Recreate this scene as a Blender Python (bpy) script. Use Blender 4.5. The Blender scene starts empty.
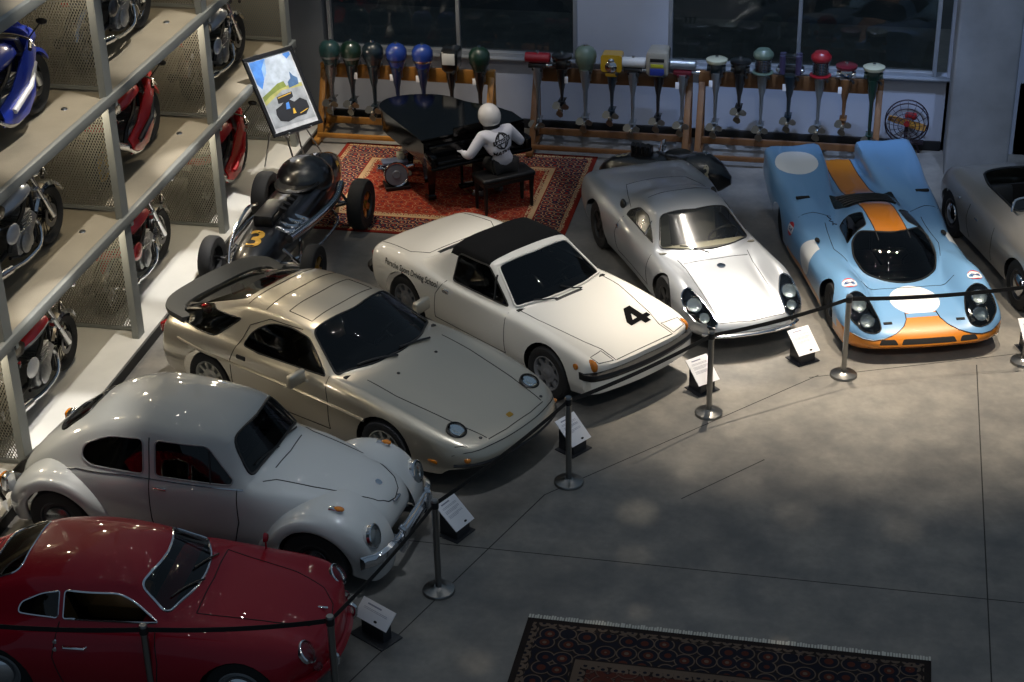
import bpy, bmesh, math, random
import numpy as np
from mathutils import Vector, Matrix
from mathutils.bvhtree import BVHTree
from mathutils.geometry import tessellate_polygon
PI = math.pi
rnd = random.Random(7)
SC = bpy.context.scene
COL = SC.collection

# ------------------------------------------------------------------ camera
CF, CTH, CRO, CH, CAL = 1787.75, 0.491825, -0.0234704, 9.7857, -0.2137826
def _rz(v):
    c, s = math.cos(-CAL), math.sin(-CAL)
    return Vector((c*v[0]-s*v[1], s*v[0]+c*v[1], v[2]))
_F = Vector((0, math.cos(CTH), -math.sin(CTH)))
_U0 = Vector((0, math.sin(CTH), math.cos(CTH))); _R0 = Vector((1, 0, 0))
_R = math.cos(CRO)*_R0 + math.sin(CRO)*_U0
_U = -math.sin(CRO)*_R0 + math.cos(CRO)*_U0
_F, _U, _R = _rz(_F), _rz(_U), _rz(_R)
cam_d = bpy.data.cameras.new('camera'); cam = bpy.data.objects.new('camera', cam_d); COL.objects.link(cam)
cam_d.sensor_width = 36; cam_d.lens = CF/1024*36; cam_d.clip_end = 200
_m = Matrix((_R, _U, -_F)).transposed().to_4x4(); _m.translation = Vector((0, 0, CH))
cam.matrix_world = _m
SC.camera = cam

# ------------------------------------------------------------------ materials
MATS = {}
def lin(c):
    if isinstance(c, str):
        c = [int(c[i:i+2], 16)/255 for i in (0, 2, 4)]
        c = [x/12.92 if x <= .04045 else ((x+.055)/1.055)**2.4 for x in c]
    return (c[0], c[1], c[2], 1)
def mat(name, col, rough=.5, metal=0., coat=0., coat_rough=.03, spec=.5, noise=None, bump=None, emis=None, trans=0):
    """principled material; noise=(scale, amount) breaks the colour up, bump=(scale, strength)"""
    if name in MATS: return MATS[name]
    m = bpy.data.materials.new(name); m.use_nodes = True
    nt = m.node_tree; b = nt.nodes['Principled BSDF']
    c = lin(col)
    b.inputs['Base Color'].default_value = c
    b.inputs['Roughness'].default_value = rough
    b.inputs['Metallic'].default_value = metal
    b.inputs['Coat Weight'].default_value = coat
    b.inputs['Coat Roughness'].default_value = coat_rough
    b.inputs['Specular IOR Level'].default_value = spec
    if emis:
        b.inputs['Emission Color'].default_value = lin(emis[0]); b.inputs['Emission Strength'].default_value = emis[1]
    if noise or bump:
        tc = nt.nodes.new('ShaderNodeTexCoord')
    if noise:
        n = nt.nodes.new('ShaderNodeTexNoise'); n.inputs['Scale'].default_value = noise[0]; n.inputs['Detail'].default_value = 5
        nt.links.new(tc.outputs['Object'], n.inputs['Vector'])
        r = nt.nodes.new('ShaderNodeValToRGB')
        a = noise[1]
        r.color_ramp.elements[0].position = .3; r.color_ramp.elements[1].position = .7
        r.color_ramp.elements[0].color = (c[0]*(1-a), c[1]*(1-a), c[2]*(1-a), 1)
        r.color_ramp.elements[1].color = (min(1, c[0]*(1+a)), min(1, c[1]*(1+a)), min(1, c[2]*(1+a)), 1)
        nt.links.new(n.outputs['Fac'], r.inputs['Fac']); nt.links.new(r.outputs['Color'], b.inputs['Base Color'])
    if bump:
        n2 = nt.nodes.new('ShaderNodeTexNoise'); n2.inputs['Scale'].default_value = bump[0]; n2.inputs['Detail'].default_value = 4
        nt.links.new(tc.outputs['Object'], n2.inputs['Vector'])
        bp = nt.nodes.new('ShaderNodeBump'); bp.inputs['Strength'].default_value = bump[1]; bp.inputs['Distance'].default_value = .01
        nt.links.new(n2.outputs['Fac'], bp.inputs['Height']); nt.links.new(bp.outputs['Normal'], b.inputs['Normal'])
    MATS[name] = m
    return m
def glass(name, tint=(.5, .52, .52), rough=.02, refl=1.):
    if name in MATS: return MATS[name]
    m = bpy.data.materials.new(name); m.use_nodes = True; nt = m.node_tree
    for n in list(nt.nodes): nt.nodes.remove(n)
    out = nt.nodes.new('ShaderNodeOutputMaterial'); mx = nt.nodes.new('ShaderNodeMixShader')
    t = nt.nodes.new('ShaderNodeBsdfTransparent'); t.inputs['Color'].default_value = (*tint, 1)
    g = nt.nodes.new('ShaderNodeBsdfGlossy'); g.inputs['Roughness'].default_value = rough
    g.inputs['Color'].default_value = (refl, refl, refl, 1)
    f = nt.nodes.new('ShaderNodeFresnel'); f.inputs['IOR'].default_value = 1.5
    nt.links.new(f.outputs[0], mx.inputs[0]); nt.links.new(t.outputs[0], mx.inputs[1]); nt.links.new(g.outputs[0], mx.inputs[2])
    nt.links.new(mx.outputs[0], out.inputs[0])
    MATS[name] = m
    return m
def paint(name, col, metal=0., rough=.4, coat=1., cr=.012):
    return mat('paint_'+name, col, rough, metal, coat, cr)
chrome = mat('chrome', 'd8dade', .12, 1.)
lamp_bowl = mat('lamp_reflector', 'e8ecf0', .25, .15)
steel = mat('brushed_steel', 'b9bbbd', .3, 1.)
alu = mat('cast_alloy', '9a9c9e', .42, .9, noise=(30, .15))
rubber = mat('tyre_rubber', '17181a', .75, bump=(60, .2))
blackp = mat('black_trim', '0d0e10', .45)
gloss_black = mat('gloss_black', '08090a', .12, 0, .6)
dark_int = mat('dark_interior', '0c0b0b', .8)
gap = mat('panel_gap', '151617', .9)
amber = mat('amber_lens', 'b36a12', .15, 0, 1)
redlens = mat('red_lens', '8a0d0d', .15, 0, 1)
white_paper = mat('white_card', 'e8e8ec', .6)
car_glass = glass('car_glass', (.34, .36, .36))
clear_glass = glass('clear_glass', (.9, .92, .92))

# ------------------------------------------------------------------ mesh builder
def rotm(rx=0, ry=0, rz=0): return Matrix.Rotation(rz, 4, 'Z') @ Matrix.Rotation(ry, 4, 'Y') @ Matrix.Rotation(rx, 4, 'X')
def frame(p, d):
    d = Vector(d).normalized(); a = Vector((0, 0, 1)) if abs(d.z) < .95 else Vector((1, 0, 0))
    x = a.cross(d).normalized(); y = d.cross(x)
    return Vector(p), x, y, d
class MB:
    def __init__(s): s.v = []; s.f = []; s.mi = []; s.M = Matrix.Identity(4); s.m = 0
    def at(s, loc=(0, 0, 0), rx=0, ry=0, rz=0): s.M = Matrix.Translation(loc) @ rotm(rx, ry, rz); return s
    def add(s, vs, fs):
        o = len(s.v); s.v += [tuple(s.M @ Vector(v)) for v in vs]; s.f += [tuple(o+i for i in f) for f in fs]; s.mi += [s.m]*len(fs); return s
    def mat(s, i): s.m = i; return s
    def box(s, c, d, b=.0, seg=2):
        """box centred at c, size d, bevel b"""
        bm = bmesh.new(); bmesh.ops.create_cube(bm, size=1)
        for v in bm.verts: v.co = Vector((v.co.x*d[0], v.co.y*d[1], v.co.z*d[2]))
        if b > 0: bmesh.ops.bevel(bm, geom=bm.edges[:], offset=min(b, min(d)*.45), segments=seg, affect='EDGES', profile=.5)
        s.bm(bm, c); return s
    def bm(s, bm, c=(0, 0, 0)):
        bm.verts.index_update()
        s.add([v.co+Vector(c) for v in bm.verts], [[v.index for v in f.verts] for f in bm.faces]); bm.free()
    def cyl(s, a, b, r, r2=None, n=16, cap=True):
        a, b = Vector(a), Vector(b); r2 = r if r2 is None else r2
        _, x, y, d = frame(a, b-a); vs = []
        for i in range(n):
            t = 2*PI*i/n; o = x*math.cos(t)+y*math.sin(t); vs += [a+o*r, b+o*r2]
        fs = [(2*i, 2*((i+1) % n), 2*((i+1) % n)+1, 2*i+1) for i in range(n)]
        if cap: fs += [tuple(2*i for i in range(n))[::-1], tuple(2*i+1 for i in range(n))]
        return s.add(vs, fs)
    def tube(s, pts, r, n=8, closed=False, cap=True, smooth=0):
        pts = [Vector(p) for p in pts]
        if smooth: pts = smooth_path(pts, smooth, closed)
        N = len(pts); rs = r if isinstance(r, (list, tuple)) else [r]*N
        if len(rs) != N: rs = [rs[min(len(rs)-1, int(i/(N-1)*(len(rs)-1)+.5))] for i in range(N)]
        vs = []; px = None
        for i, p in enumerate(pts):
            if closed: d = pts[(i+1) % N]-pts[i-1]
            else: d = pts[min(i+1, N-1)]-pts[max(i-1, 0)]
            if d.length < 1e-9: d = Vector((0, 0, 1))
            d.normalize()
            if px is None: _, px, _, _ = frame(p, d)
            x = (px-d*px.dot(d)); x = x.normalized() if x.length > 1e-6 else frame(p, d)[1]
            px = x; y = d.cross(x)
            vs += [p+(x*math.cos(2*PI*k/n)+y*math.sin(2*PI*k/n))*rs[i] for k in range(n)]
        fs = []
        for i in range(N if closed else N-1):
            j = (i+1) % N
            for k in range(n): fs.append((i*n+k, i*n+(k+1) % n, j*n+(k+1) % n, j*n+k))
        if cap and not closed: fs += [tuple(range(n))[::-1], tuple((N-1)*n+k for k in range(n))]
        return s.add(vs, fs)
    def lathe(s, prof, o=(0, 0, 0), ax=(0, 0, 1), n=24, sx=1, sy=1, cap=True):
        """prof: (radius, height) along ax"""
        o, x, y, d = frame(o, ax); vs = []; fs = []; m = len(prof)
        for i in range(n):
            t = 2*PI*i/n
            for r, h in prof: vs.append(o+x*(r*math.cos(t)*sx)+y*(r*math.sin(t)*sy)+d*h)
        for i in range(n):
            j = (i+1) % n
            for k in range(m-1): fs.append((i*m+k, j*m+k, j*m+k+1, i*m+k+1))
        if cap and prof[0][0] > 1e-6: fs.append(tuple(i*m for i in range(n))[::-1])
        if cap and prof[-1][0] > 1e-6: fs.append(tuple(i*m+m-1 for i in range(n)))
        return s.add(vs, fs)
    def ball(s, c, r, n=16, k=10):
        r = (r, r, r) if not isinstance(r, (tuple, list)) else r
        vs = []; fs = []; c = Vector(c)
        for j in range(k+1):
            ph = -PI/2+PI*j/k
            for i in range(n):
                t = 2*PI*i/n; vs.append(c+Vector((r[0]*math.cos(ph)*math.cos(t), r[1]*math.cos(ph)*math.sin(t), r[2]*math.sin(ph))))
        for j in range(k):
            for i in range(n): fs.append((j*n+i, j*n+(i+1) % n, (j+1)*n+(i+1) % n, (j+1)*n+i))
        return s.add(vs, fs)
    def prism(s, poly, h, o=(0, 0, 0), ax=(0, 0, 1), x=None):
        """polygon in the plane across ax, extruded h along ax"""
        o, X, Y, d = frame(o, ax)
        if x is not None: X = Vector(x).normalized(); Y = d.cross(X)
        n = len(poly); vs = [o+X*p[0]+Y*p[1] for p in poly]+[o+X*p[0]+Y*p[1]+d*h for p in poly]
        a = sum(poly[i][0]*poly[(i+1) % n][1]-poly[(i+1) % n][0]*poly[i][1] for i in range(n))
        fs = [tuple(range(n))[::-1], tuple(range(n, 2*n))]+[(i, (i+1) % n, n+(i+1) % n, n+i) for i in range(n)]
        if a < 0: fs = [f[::-1] for f in fs]
        return s.add(vs, fs)
    def loft(s, rings, closed=True, cap=True):
        n = len(rings[0]); vs = [p for r in rings for p in r]; fs = []
        for i in range(len(rings)-1):
            for k in range(n if closed else n-1): fs.append((i*n+k, i*n+(k+1) % n, (i+1)*n+(k+1) % n, (i+1)*n+k))
        if cap and closed: fs += [tuple(range(n))[::-1], tuple((len(rings)-1)*n+k for k in range(n))]
        return s.add(vs, fs)
    def mesh(s, name, mats, smooth=True, ang=38):
        me = bpy.data.meshes.new(name); me.from_pydata(s.v, [], s.f)
        for m in (mats if isinstance(mats, (list, tuple)) else [mats]): me.materials.append(m)
        me.polygons.foreach_set('material_index', s.mi)
        bm = bmesh.new(); bm.from_mesh(me); bmesh.ops.remove_doubles(bm, verts=bm.verts, dist=1e-5)
        bmesh.ops.recalc_face_normals(bm, faces=bm.faces); bm.to_mesh(me); bm.free()
        if smooth:
            me.polygons.foreach_set('use_smooth', [True]*len(me.polygons)); me.set_sharp_from_angle(angle=math.radians(ang))
        me.update(); return me
    def build(s, name, mats, parent=None, smooth=True, ang=38, loc=None, rz=0):
        o = bpy.data.objects.new(name, s.mesh(name, mats, smooth, ang)); COL.objects.link(o)
        if parent: o.parent = parent
        if loc: o.location = loc
        o.rotation_euler.z = rz
        return o
def smooth_path(p, k=6, closed=False):
    """Catmull-Rom through points"""
    N = len(p); out = []
    for i in range(N if closed else N-1):
        a = p[i-1] if (i > 0 or closed) else p[0]*2-p[1]
        b = p[i]; c = p[(i+1) % N]
        d = p[(i+2) % N] if (closed or i+2 < N) else c*2-b
        for j in range(k):
            t = j/k; out.append(.5*((2*b)+(c-a)*t+(2*a-5*b+4*c-d)*t*t+(3*b-a-3*c+d)*t**3))
    if not closed: out.append(p[-1])
    return out
def rpoly(pts, r, k=4):
    """round the corners of a 2-d polygon; r one radius or a list"""
    n = len(pts); out = []
    for i in range(n):
        p = Vector(pts[i][:2]); a = Vector(pts[i-1][:2])-p; b = Vector(pts[(i+1) % n][:2])-p
        rr = r[i] if isinstance(r, (list, tuple)) else r
        la, lb = a.length, b.length; rr = min(rr, la*.48, lb*.48)
        if rr < 1e-4: out.append(tuple(p)); continue
        p0 = p+a/la*rr; p2 = p+b/lb*rr
        for j in range(k+1):
            t = j/k; q = p0*(1-t)**2+p*2*t*(1-t)+p2*t*t; out.append((q.x, q.y))
    return out
def circ(cx, cy, r, n=24, ry=None, a0=0): return [(cx+r*math.cos(a0+2*PI*i/n), cy+(ry or r)*math.sin(a0+2*PI*i/n)) for i in range(n)]

# ------------------------------------------------------------------ scene objects
def tag(o, label, cat, group=None, kind=None):
    if label: o['label'] = label
    if cat: o['category'] = cat
    if group: o['group'] = group
    if kind: o['kind'] = kind
    return o
def thing(name, label, cat, loc=(0, 0, 0), rz=0, group=None):
    o = bpy.data.objects.new(name, None); COL.objects.link(o); o.location = loc; o.rotation_euler.z = rz; o.empty_display_size = .2
    return tag(o, label, cat, group)
def struct(o): o['kind'] = 'structure'; return o
def kids(o): return list(o.children)
def dup(o, loc=None, rz=None, label=None, parent=None):
    c = o.copy(); COL.objects.link(c)
    if parent: c.parent = parent
    for ch in o.children: dup(ch, parent=c)
    if loc is not None: c.location = loc
    if rz is not None: c.rotation_euler.z = rz
    if label: c['label'] = label
    return c
def text_polys(txt, size, bold=0., shear=0., sx=1.):
    """flat triangulated text, returns verts (x,y) and faces"""
    cu = bpy.data.curves.new('lettering', 'FONT'); cu.body = txt; cu.size = size; cu.align_x = 'CENTER'; cu.align_y = 'CENTER'
    cu.offset = bold; cu.shear = shear; cu.resolution_u = 3
    ob = bpy.data.objects.new('lettering', cu); COL.objects.link(ob)
    dg = bpy.context.evaluated_depsgraph_get(); me = bpy.data.meshes.new_from_object(ob.evaluated_get(dg))
    vs = [(v.co.x*sx, v.co.y) for v in me.vertices]; fs = [tuple(p.vertices) for p in me.polygons]
    bpy.data.objects.remove(ob); bpy.data.meshes.remove(me); bpy.data.curves.remove(cu)
    return vs, fs
# ------------------------------------------------------------------ car bodies
def pchip(t, Y, q):
    """monotone cubic through Y (n, k) at t, sampled at q"""
    t = np.asarray(t, float); Y = np.asarray(Y, float); h = np.diff(t)[:, None]; d = np.diff(Y, axis=0)/h
    m = np.zeros_like(Y); m[0] = d[0]; m[-1] = d[-1]
    for i in range(1, len(t)-1):
        w1 = 2*h[i]+h[i-1]; w2 = h[i]+2*h[i-1]
        with np.errstate(divide='ignore', invalid='ignore'):
            v = (w1+w2)/(w1/d[i-1]+w2/d[i])
        m[i] = np.where(d[i-1]*d[i] > 0, np.nan_to_num(v), 0)
    k = np.clip(np.searchsorted(t, q, side='right')-1, 0, len(t)-2)
    hh = (t[k+1]-t[k])[:, None]; s = ((q-t[k])[:, None])/hh
    return (Y[k]*(1+2*s)*(1-s)**2+m[k]*hh*s*(1-s)**2+Y[k+1]*s*s*(3-2*s)-m[k+1]*hh*s*s*(1-s))
def cr_row(P, k):
    """centripetal Catmull-Rom through rows P (n,3), first row mirrored in y; k samples per span"""
    n = len(P); A = np.vstack([P[1]*[1, -1, 1], P, 2*P[-1]-P[-2]]); out = []
    for i in range(1, n):
        p0, p1, p2, p3 = A[i-1], A[i], A[i+1], A[i+2]
        t0 = 0; t1 = t0+max(np.linalg.norm(p1-p0), 1e-5)**.5; t2 = t1+max(np.linalg.norm(p2-p1), 1e-5)**.5; t3 = t2+max(np.linalg.norm(p3-p2), 1e-5)**.5
        for j in range(k):
            t = t1+(t2-t1)*j/k
            a1 = (t1-t)/(t1-t0)*p0+(t-t0)/(t1-t0)*p1; a2 = (t2-t)/(t2-t1)*p1+(t-t1)/(t2-t1)*p2; a3 = (t3-t)/(t3-t2)*p2+(t-t2)/(t3-t2)*p3
            b1 = (t2-t)/(t2-t0)*a1+(t-t0)/(t2-t0)*a2; b2 = (t3-t)/(t3-t1)*a2+(t-t1)/(t3-t1)*a3
            out.append((t2-t)/(t2-t1)*b1+(t-t1)/(t2-t1)*b2)
    out.append(P[-1]); return np.array(out)
def ST(x, y, z, dx=None):
    """station: shared x (or list), 9 half widths, 9 heights, optional x offsets"""
    n = len(y); xs = list(x) if isinstance(x, (list, tuple)) else [x]*n
    z = list(z) if isinstance(z, (list, tuple)) else [z]*n
    if len(z) < n: z += [z[-1]]*(n-len(z))
    dx = list(dx) if dx else [0]*n; dx += [dx[-1]]*(n-len(dx))
    return np.array([[xs[i]+dx[i], y[i], z[i]] for i in range(n)])
def mixst(a, b, t): return a*(1-t)+b*t
class Car:
    """a body surface lofted through stations, then cut into panels"""
    def __init__(s, root, net, ku=6, kv=4, sx=1., cap=True):
        s.root = root
        net = [n*np.array([sx, 1, 1]) for n in net]
        t = [0]
        for a, b in zip(net, net[1:]): t.append(t[-1]+max(.02, np.linalg.norm(b-a, axis=1).mean()))
        Y = np.array([n.ravel() for n in net]); q = []
        for i in range(len(t)-1):
            k = max(2, min(ku, int((t[i+1]-t[i])/.05)+1)); q += [t[i]+(t[i+1]-t[i])*j/k for j in range(k)]
        q.append(t[-1]); G = pchip(t, Y, np.array(q)).reshape(len(q), -1, 3)
        rows = [cr_row(g, kv) for g in G]
        m = len(rows[0]); s.bm = bm = bmesh.new(); V = []
        for g in rows:
            half = [bm.verts.new(p) for p in g]
            left = [half[0]]+[bm.verts.new((p[0], -p[1], p[2])) for p in g[1:]]
            V.append((left, half))
        for (a, b), (c, d) in zip(V, V[1:]):
            for k in range(m-1):
                bm.faces.new((b[k], b[k+1], d[k+1], d[k])); bm.faces.new((a[k], c[k], c[k+1], a[k+1]))
        if cap:
            for (a, b) in (V[0], V[-1]):
                try: bm.faces.new([v for v in a[::-1]]+b[1:])
                except ValueError: pass
        bmesh.ops.remove_doubles(bm, verts=bm.verts, dist=1e-4)
        bmesh.ops.recalc_face_normals(bm, faces=bm.faces)
        s.bvh = BVHTree.FromBMesh(bm)
        s.mats = []; s.parts = []
    PJ = {'side': lambda c: (c.x, c.z), 'top': lambda c: (c.x, c.y), 'front': lambda c: (c.y, c.z)}
    NV = {'side': Vector((0, 1, 0)), 'top': Vector((0, 0, 1)), 'front': Vector((1, 0, 0))}
    def slot(s, m):
        if m not in s.mats: s.mats.append(m)
        return s.mats.index(m)
    def cut(s, poly, ax, flt=lambda c, n: True):
        """cut the outline into the surface, return the faces inside"""
        pj = s.PJ[ax]; bm = s.bm; nv = s.NV[ax]
        x0, x1 = min(p[0] for p in poly)-.01, max(p[0] for p in poly)+.01; y0, y1 = min(p[1] for p in poly)-.01, max(p[1] for p in poly)+.01
        def cand():
            out = []
            for f in bm.faces:
                c = f.calc_center_median()
                if not flt(c, f.normal): continue
                q = [pj(v.co) for v in f.verts]
                if max(a[0] for a in q) < x0 or min(a[0] for a in q) > x1 or max(a[1] for a in q) < y0 or min(a[1] for a in q) > y1: continue
                out.append(f)
            return out
        fs = cand(); n = len(poly)
        for i in range(n):
            a, b = poly[i], poly[(i+1) % n]
            e = Vector((b[0]-a[0], b[1]-a[1]))
            if e.length < 1e-6: continue
            u = -e.y/e.length; w = e.x/e.length
            if ax == 'side': co, no = Vector((a[0], 0, a[1])), Vector((u, 0, w))
            elif ax == 'top': co, no = Vector((a[0], a[1], 0)), Vector((u, w, 0))
            else: co, no = Vector((0, a[0], a[1])), Vector((0, u, w))
            # only faces near this edge
            ex0, ex1 = min(a[0], b[0])-.002, max(a[0], b[0])+.002; ey0, ey1 = min(a[1], b[1])-.002, max(a[1], b[1])+.002
            sel = []
            for f in fs:
                if not f.is_valid: continue
                q = [pj(v.co) for v in f.verts]
                if max(p[0] for p in q) < ex0 or min(p[0] for p in q) > ex1 or max(p[1] for p in q) < ey0 or min(p[1] for p in q) > ey1: continue
                sel.append(f)
            if not sel: continue
            ge = set(); gv = set()
            for f in sel: ge.update(f.edges); gv.update(f.verts)
            r = bmesh.ops.bisect_plane(bm, geom=sel+list(ge)+list(gv), dist=1e-6, plane_co=co, plane_no=no)
            keep = [f for f in fs if f.is_valid]
            st = set(keep)
            for g in r['geom']:
                if isinstance(g, bmesh.types.BMFace) and g.is_valid and g not in st: keep.append(g); st.add(g)
            for g in r['geom_cut']:
                if isinstance(g, bmesh.types.BMEdge) and g.is_valid:
                    for f in g.link_faces:
                        if f not in st: keep.append(f); st.add(f)
            fs = keep
        res = []
        for f in fs:
            if not f.is_valid: continue
            c = f.calc_center_median()
            if not flt(c, f.normal): continue
            X, Y = pj(c); ins = False
            for i in range(n):
                a, b = poly[i], poly[i-1]
                if (a[1] > Y) != (b[1] > Y) and X < (b[0]-a[0])*(Y-a[1])/(b[1]-a[1])+a[0]: ins = not ins
            if ins: res.append(f)
        return res
    def color(s, poly, ax, m, flt=lambda c, n: True):
        i = s.slot(m)
        for f in s.cut(poly, ax, flt): f.material_index = i
    def take(s, name, faces, m, off=0., keep=False):
        """lift faces off into a part of their own"""
        if not faces: return None
        idx = {}; vs = []; fl = []
        for f in faces:
            t = []
            for v in f.verts:
                if v not in idx: idx[v] = len(vs); vs.append(v.co+v.normal*off)
                t.append(idx[v])
            fl.append(t)
        me = bpy.data.meshes.new(name); me.from_pydata([tuple(v) for v in vs], [], fl)
        for mm in (m if isinstance(m, list) else [m]): me.materials.append(mm)
        me.polygons.foreach_set('use_smooth', [True]*len(fl))
        o = bpy.data.objects.new(name, me); COL.objects.link(o); o.parent = s.root
        if not keep: bmesh.ops.delete(s.bm, geom=faces, context='FACES')
        return o
    def window(s, name, poly, ax, m=None, flt=lambda c, n: True, off=0.):
        return s.take(name, s.cut(poly, ax, flt), m or car_glass, off)
    def hole(s, poly, ax, flt=lambda c, n: True):
        f = s.cut(poly, ax, flt)
        if f: bmesh.ops.delete(s.bm, geom=f, context='FACES')
    def hit(s, p, ax, sgn=1, off=0.):
        """point on the surface seen along an axis; p 2-d"""
        if ax == 'side': o, d = Vector((p[0], 3*sgn, p[1])), Vector((0, -sgn, 0))
        elif ax == 'top': o, d = Vector((p[0], p[1], 3)), Vector((0, 0, -1))
        else: o, d = Vector((5*sgn, p[0], p[1])), Vector((-sgn, 0, 0))
        h = s.bvh.ray_cast(o, d)
        if h[0] is None: return None
        n = h[1] if h[1].dot(d) < 0 else -h[1]
        return h[0]+n*off
    def path(s, pts, ax, sgn=1, off=0., closed=False, step=.05):
        out = []; n = len(pts)
        for i in range(n if closed else n-1):
            a, b = Vector(pts[i]), Vector(pts[(i+1) % n]); k = max(1, int((b-a).length/step))
            for j in range(k):
                h = s.hit(a.lerp(b, j/k), ax, sgn, off)
                if h: out.append(h)
        if not closed:
            h = s.hit(pts[-1], ax, sgn, off)
            if h: out.append(h)
        return out
    def line(s, name, paths, m, r=.006, off=0., closed=False, n=6):
        """paths: list of (pts, ax, sgn); a bead along the surface, one part"""
        mb = MB(); few = len(paths) <= 5
        for pts, ax, sgn in paths:
            p = s.path(pts, ax, sgn, off, closed)
            if len(p) > 1: mb.tube(p, r, n, closed)
            if few and mb.v: mb.build(name, m, s.root); mb = MB()
        if few: return None
        return mb.build(name, m, s.root) if mb.v else None
    def decal(s, mb, vs, fs, ax, sgn, o, ux, uy, off=.004):
        """flat shape (verts 2-d) placed at o with axes ux, uy in the projection plane, laid on the surface"""
        pts = []
        for x, y in vs:
            q = (o[0]+ux[0]*x+uy[0]*y, o[1]+ux[1]*x+uy[1]*y); h = s.hit(q, ax, sgn, off)
            if h is None: return
            pts.append(h)
        mb.add(pts, fs)
    def finish(s, name='body', main=None):
        bm = s.bm; bmesh.ops.remove_doubles(bm, verts=bm.verts, dist=2e-5)
        me = bpy.data.meshes.new(name); bm.to_mesh(me); bm.free()
        for m in s.mats: me.materials.append(m)
        me.polygons.foreach_set('use_smooth', [True]*len(me.polygons)); me.set_sharp_from_angle(angle=math.radians(50))
        o = bpy.data.objects.new(name, me); COL.objects.link(o); o.parent = s.root
        s.body = o; return o
UP = lambda c, n: n.z > .05
def SIDE(sg, lo=.2): return lambda c, n: c.y*sg > lo and n.y*sg > .08
def wheel(root, x, y, r, w, rim, style, hub=None, rim_r=.66):
    """tyre mesh with rim (and hub cap) as sub-parts; axle along y, outer face away from the middle"""
    sg = 1 if y > 0 else -1
    t = MB(); t.lathe([(r*rim_r, -w*.42), (r*.8, -w*.5), (r*.94, -w*.46), (r, -w*.3), (r, w*.3), (r*.94, w*.46), (r*.8, w*.5), (r*rim_r, w*.42)], ax=(0, sg, 0), n=36, cap=False)
    ty = t.build('wheel', rubber, root, loc=(x, y, r))
    R = r*rim_r; m = MB()
    if style == 'cap':      # dished steel wheel with a domed chrome cap
        m.lathe([(R, -w*.3), (R, w*.42), (R*.93, w*.44), (R*.86, w*.30), (R*.7, w*.26), (R*.45, w*.34), (0, w*.34)], ax=(0, sg, 0), n=32, cap=False)
        o = m.build('rim', rim, ty); c = MB(); c.lathe([(R*.72, w*.31), (R*.68, w*.42), (R*.48, w*.53), (R*.2, w*.58), (0, w*.585)], ax=(0, sg, 0), n=28); c.build('hubcap', hub or chrome, ty)
        return ty
    m.lathe([(R, -w*.35), (R, w*.42), (R*.95, w*.44), (R*.9, w*.36), (R*.86, w*.05), (R*.3, w*.0), (0, w*.0)], ax=(0, sg, 0), n=32, cap=False)
    o = m.build('rim', [rim], ty)
    s = MB(); n = {'five': 5, 'slots': 10, 'holes': 8, 'wire': 24}[style]
    for i in range(n):
        a = 2*PI*i/n; d = Vector((math.cos(a), 0, math.sin(a))); p = Vector((-math.sin(a), 0, math.cos(a)))
        h = Vector((0, sg*w*.34, 0)); k = {'five': .2, 'slots': .075, 'holes': .11, 'wire': .012}[style]*R
        a0, a1 = d*R*.18+h*.9, d*R*.93+h
        s.add([a0-p*k, a0+p*k, a1+p*k*1.2, a1-p*k*1.2, a0-p*k-h*.5, a0+p*k-h*.5, a1+p*k*1.2-h*.5, a1-p*k*1.2-h*.5], [(0, 1, 2, 3), (4, 7, 6, 5), (0, 4, 5, 1), (1, 5, 6, 2), (2, 6, 7, 3), (3, 7, 4, 0)])
    s.lathe([(R*.3, w*.1), (R*.3, w*.36), (R*.2, w*.42), (0, w*.42)], ax=(0, sg, 0), n=20)
    if style in ('slots', 'holes'): s.lathe([(R*.55, w*.2), (R*.55, w*.345), (0, w*.37)], ax=(0, sg, 0), n=24)
    s.build('spokes', hub or rim, ty)
    return ty
def seat(root, x, y, z, m, h=.55, w=.44):
    b = MB(); b.box((0, 0, .08), (.5, w, .16), .05); b.at((-.25, 0, .1), ry=-.3).box((0, 0, h/2), (.13, w*.95, h), .05)
    return b.build('seat', m, root, loc=(x, y, z))
def steering(root, x, y, z, m, r=.18, tilt=1.05):
    b = MB(); b.at((0, 0, 0), ry=-tilt)
    b.tube([(r*math.cos(2*PI*i/20), r*math.sin(2*PI*i/20), 0) for i in range(20)], .013, 8, closed=True)
    for a in (0, 2.1, 4.2): b.cyl((0, 0, 0), (r*math.cos(a), r*math.sin(a), 0), .011, n=6)
    b.cyl((0, 0, -.2), (0, 0, .02), .025, n=10)
    return b.build('steering_wheel', m, root, loc=(x, y, z))
def interior(root, x0, x1, w, z0, zb, mseat, xs=-.25, ys=.34, dash=None, seath=.55, zs=None, tub=None):
    """floor tub, two seats, dashboard and wheel behind the glass"""
    b = MB(); b.box(((x0+x1)/2, 0, z0), (x1-x0, 2*w, .04)); 
    b.box((x0, 0, (z0+zb)/2), (.04, 2*w, zb-z0)); b.box((x1, 0, (z0+zb)/2), (.04, 2*w, zb-z0))
    for sg in (-1, 1): b.box(((x0+x1)/2, sg*w, (z0+zb)/2-.05), (x1-x0, .04, zb-z0-.1))
    b.build('cabin_tub', tub or dark_int, root)
    for sg in (-1, 1): seat(root, xs, sg*ys, (zs if zs is not None else z0+.05), mseat, seath)
    d = MB(); d.box((x1-.12, 0, zb-.1), (.24, 2*w-.04, .16), .05); d.build('dashboard', dash or dark_int, root)
    steering(root, x1-.34, .34, zb-.04, blackp)
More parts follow.
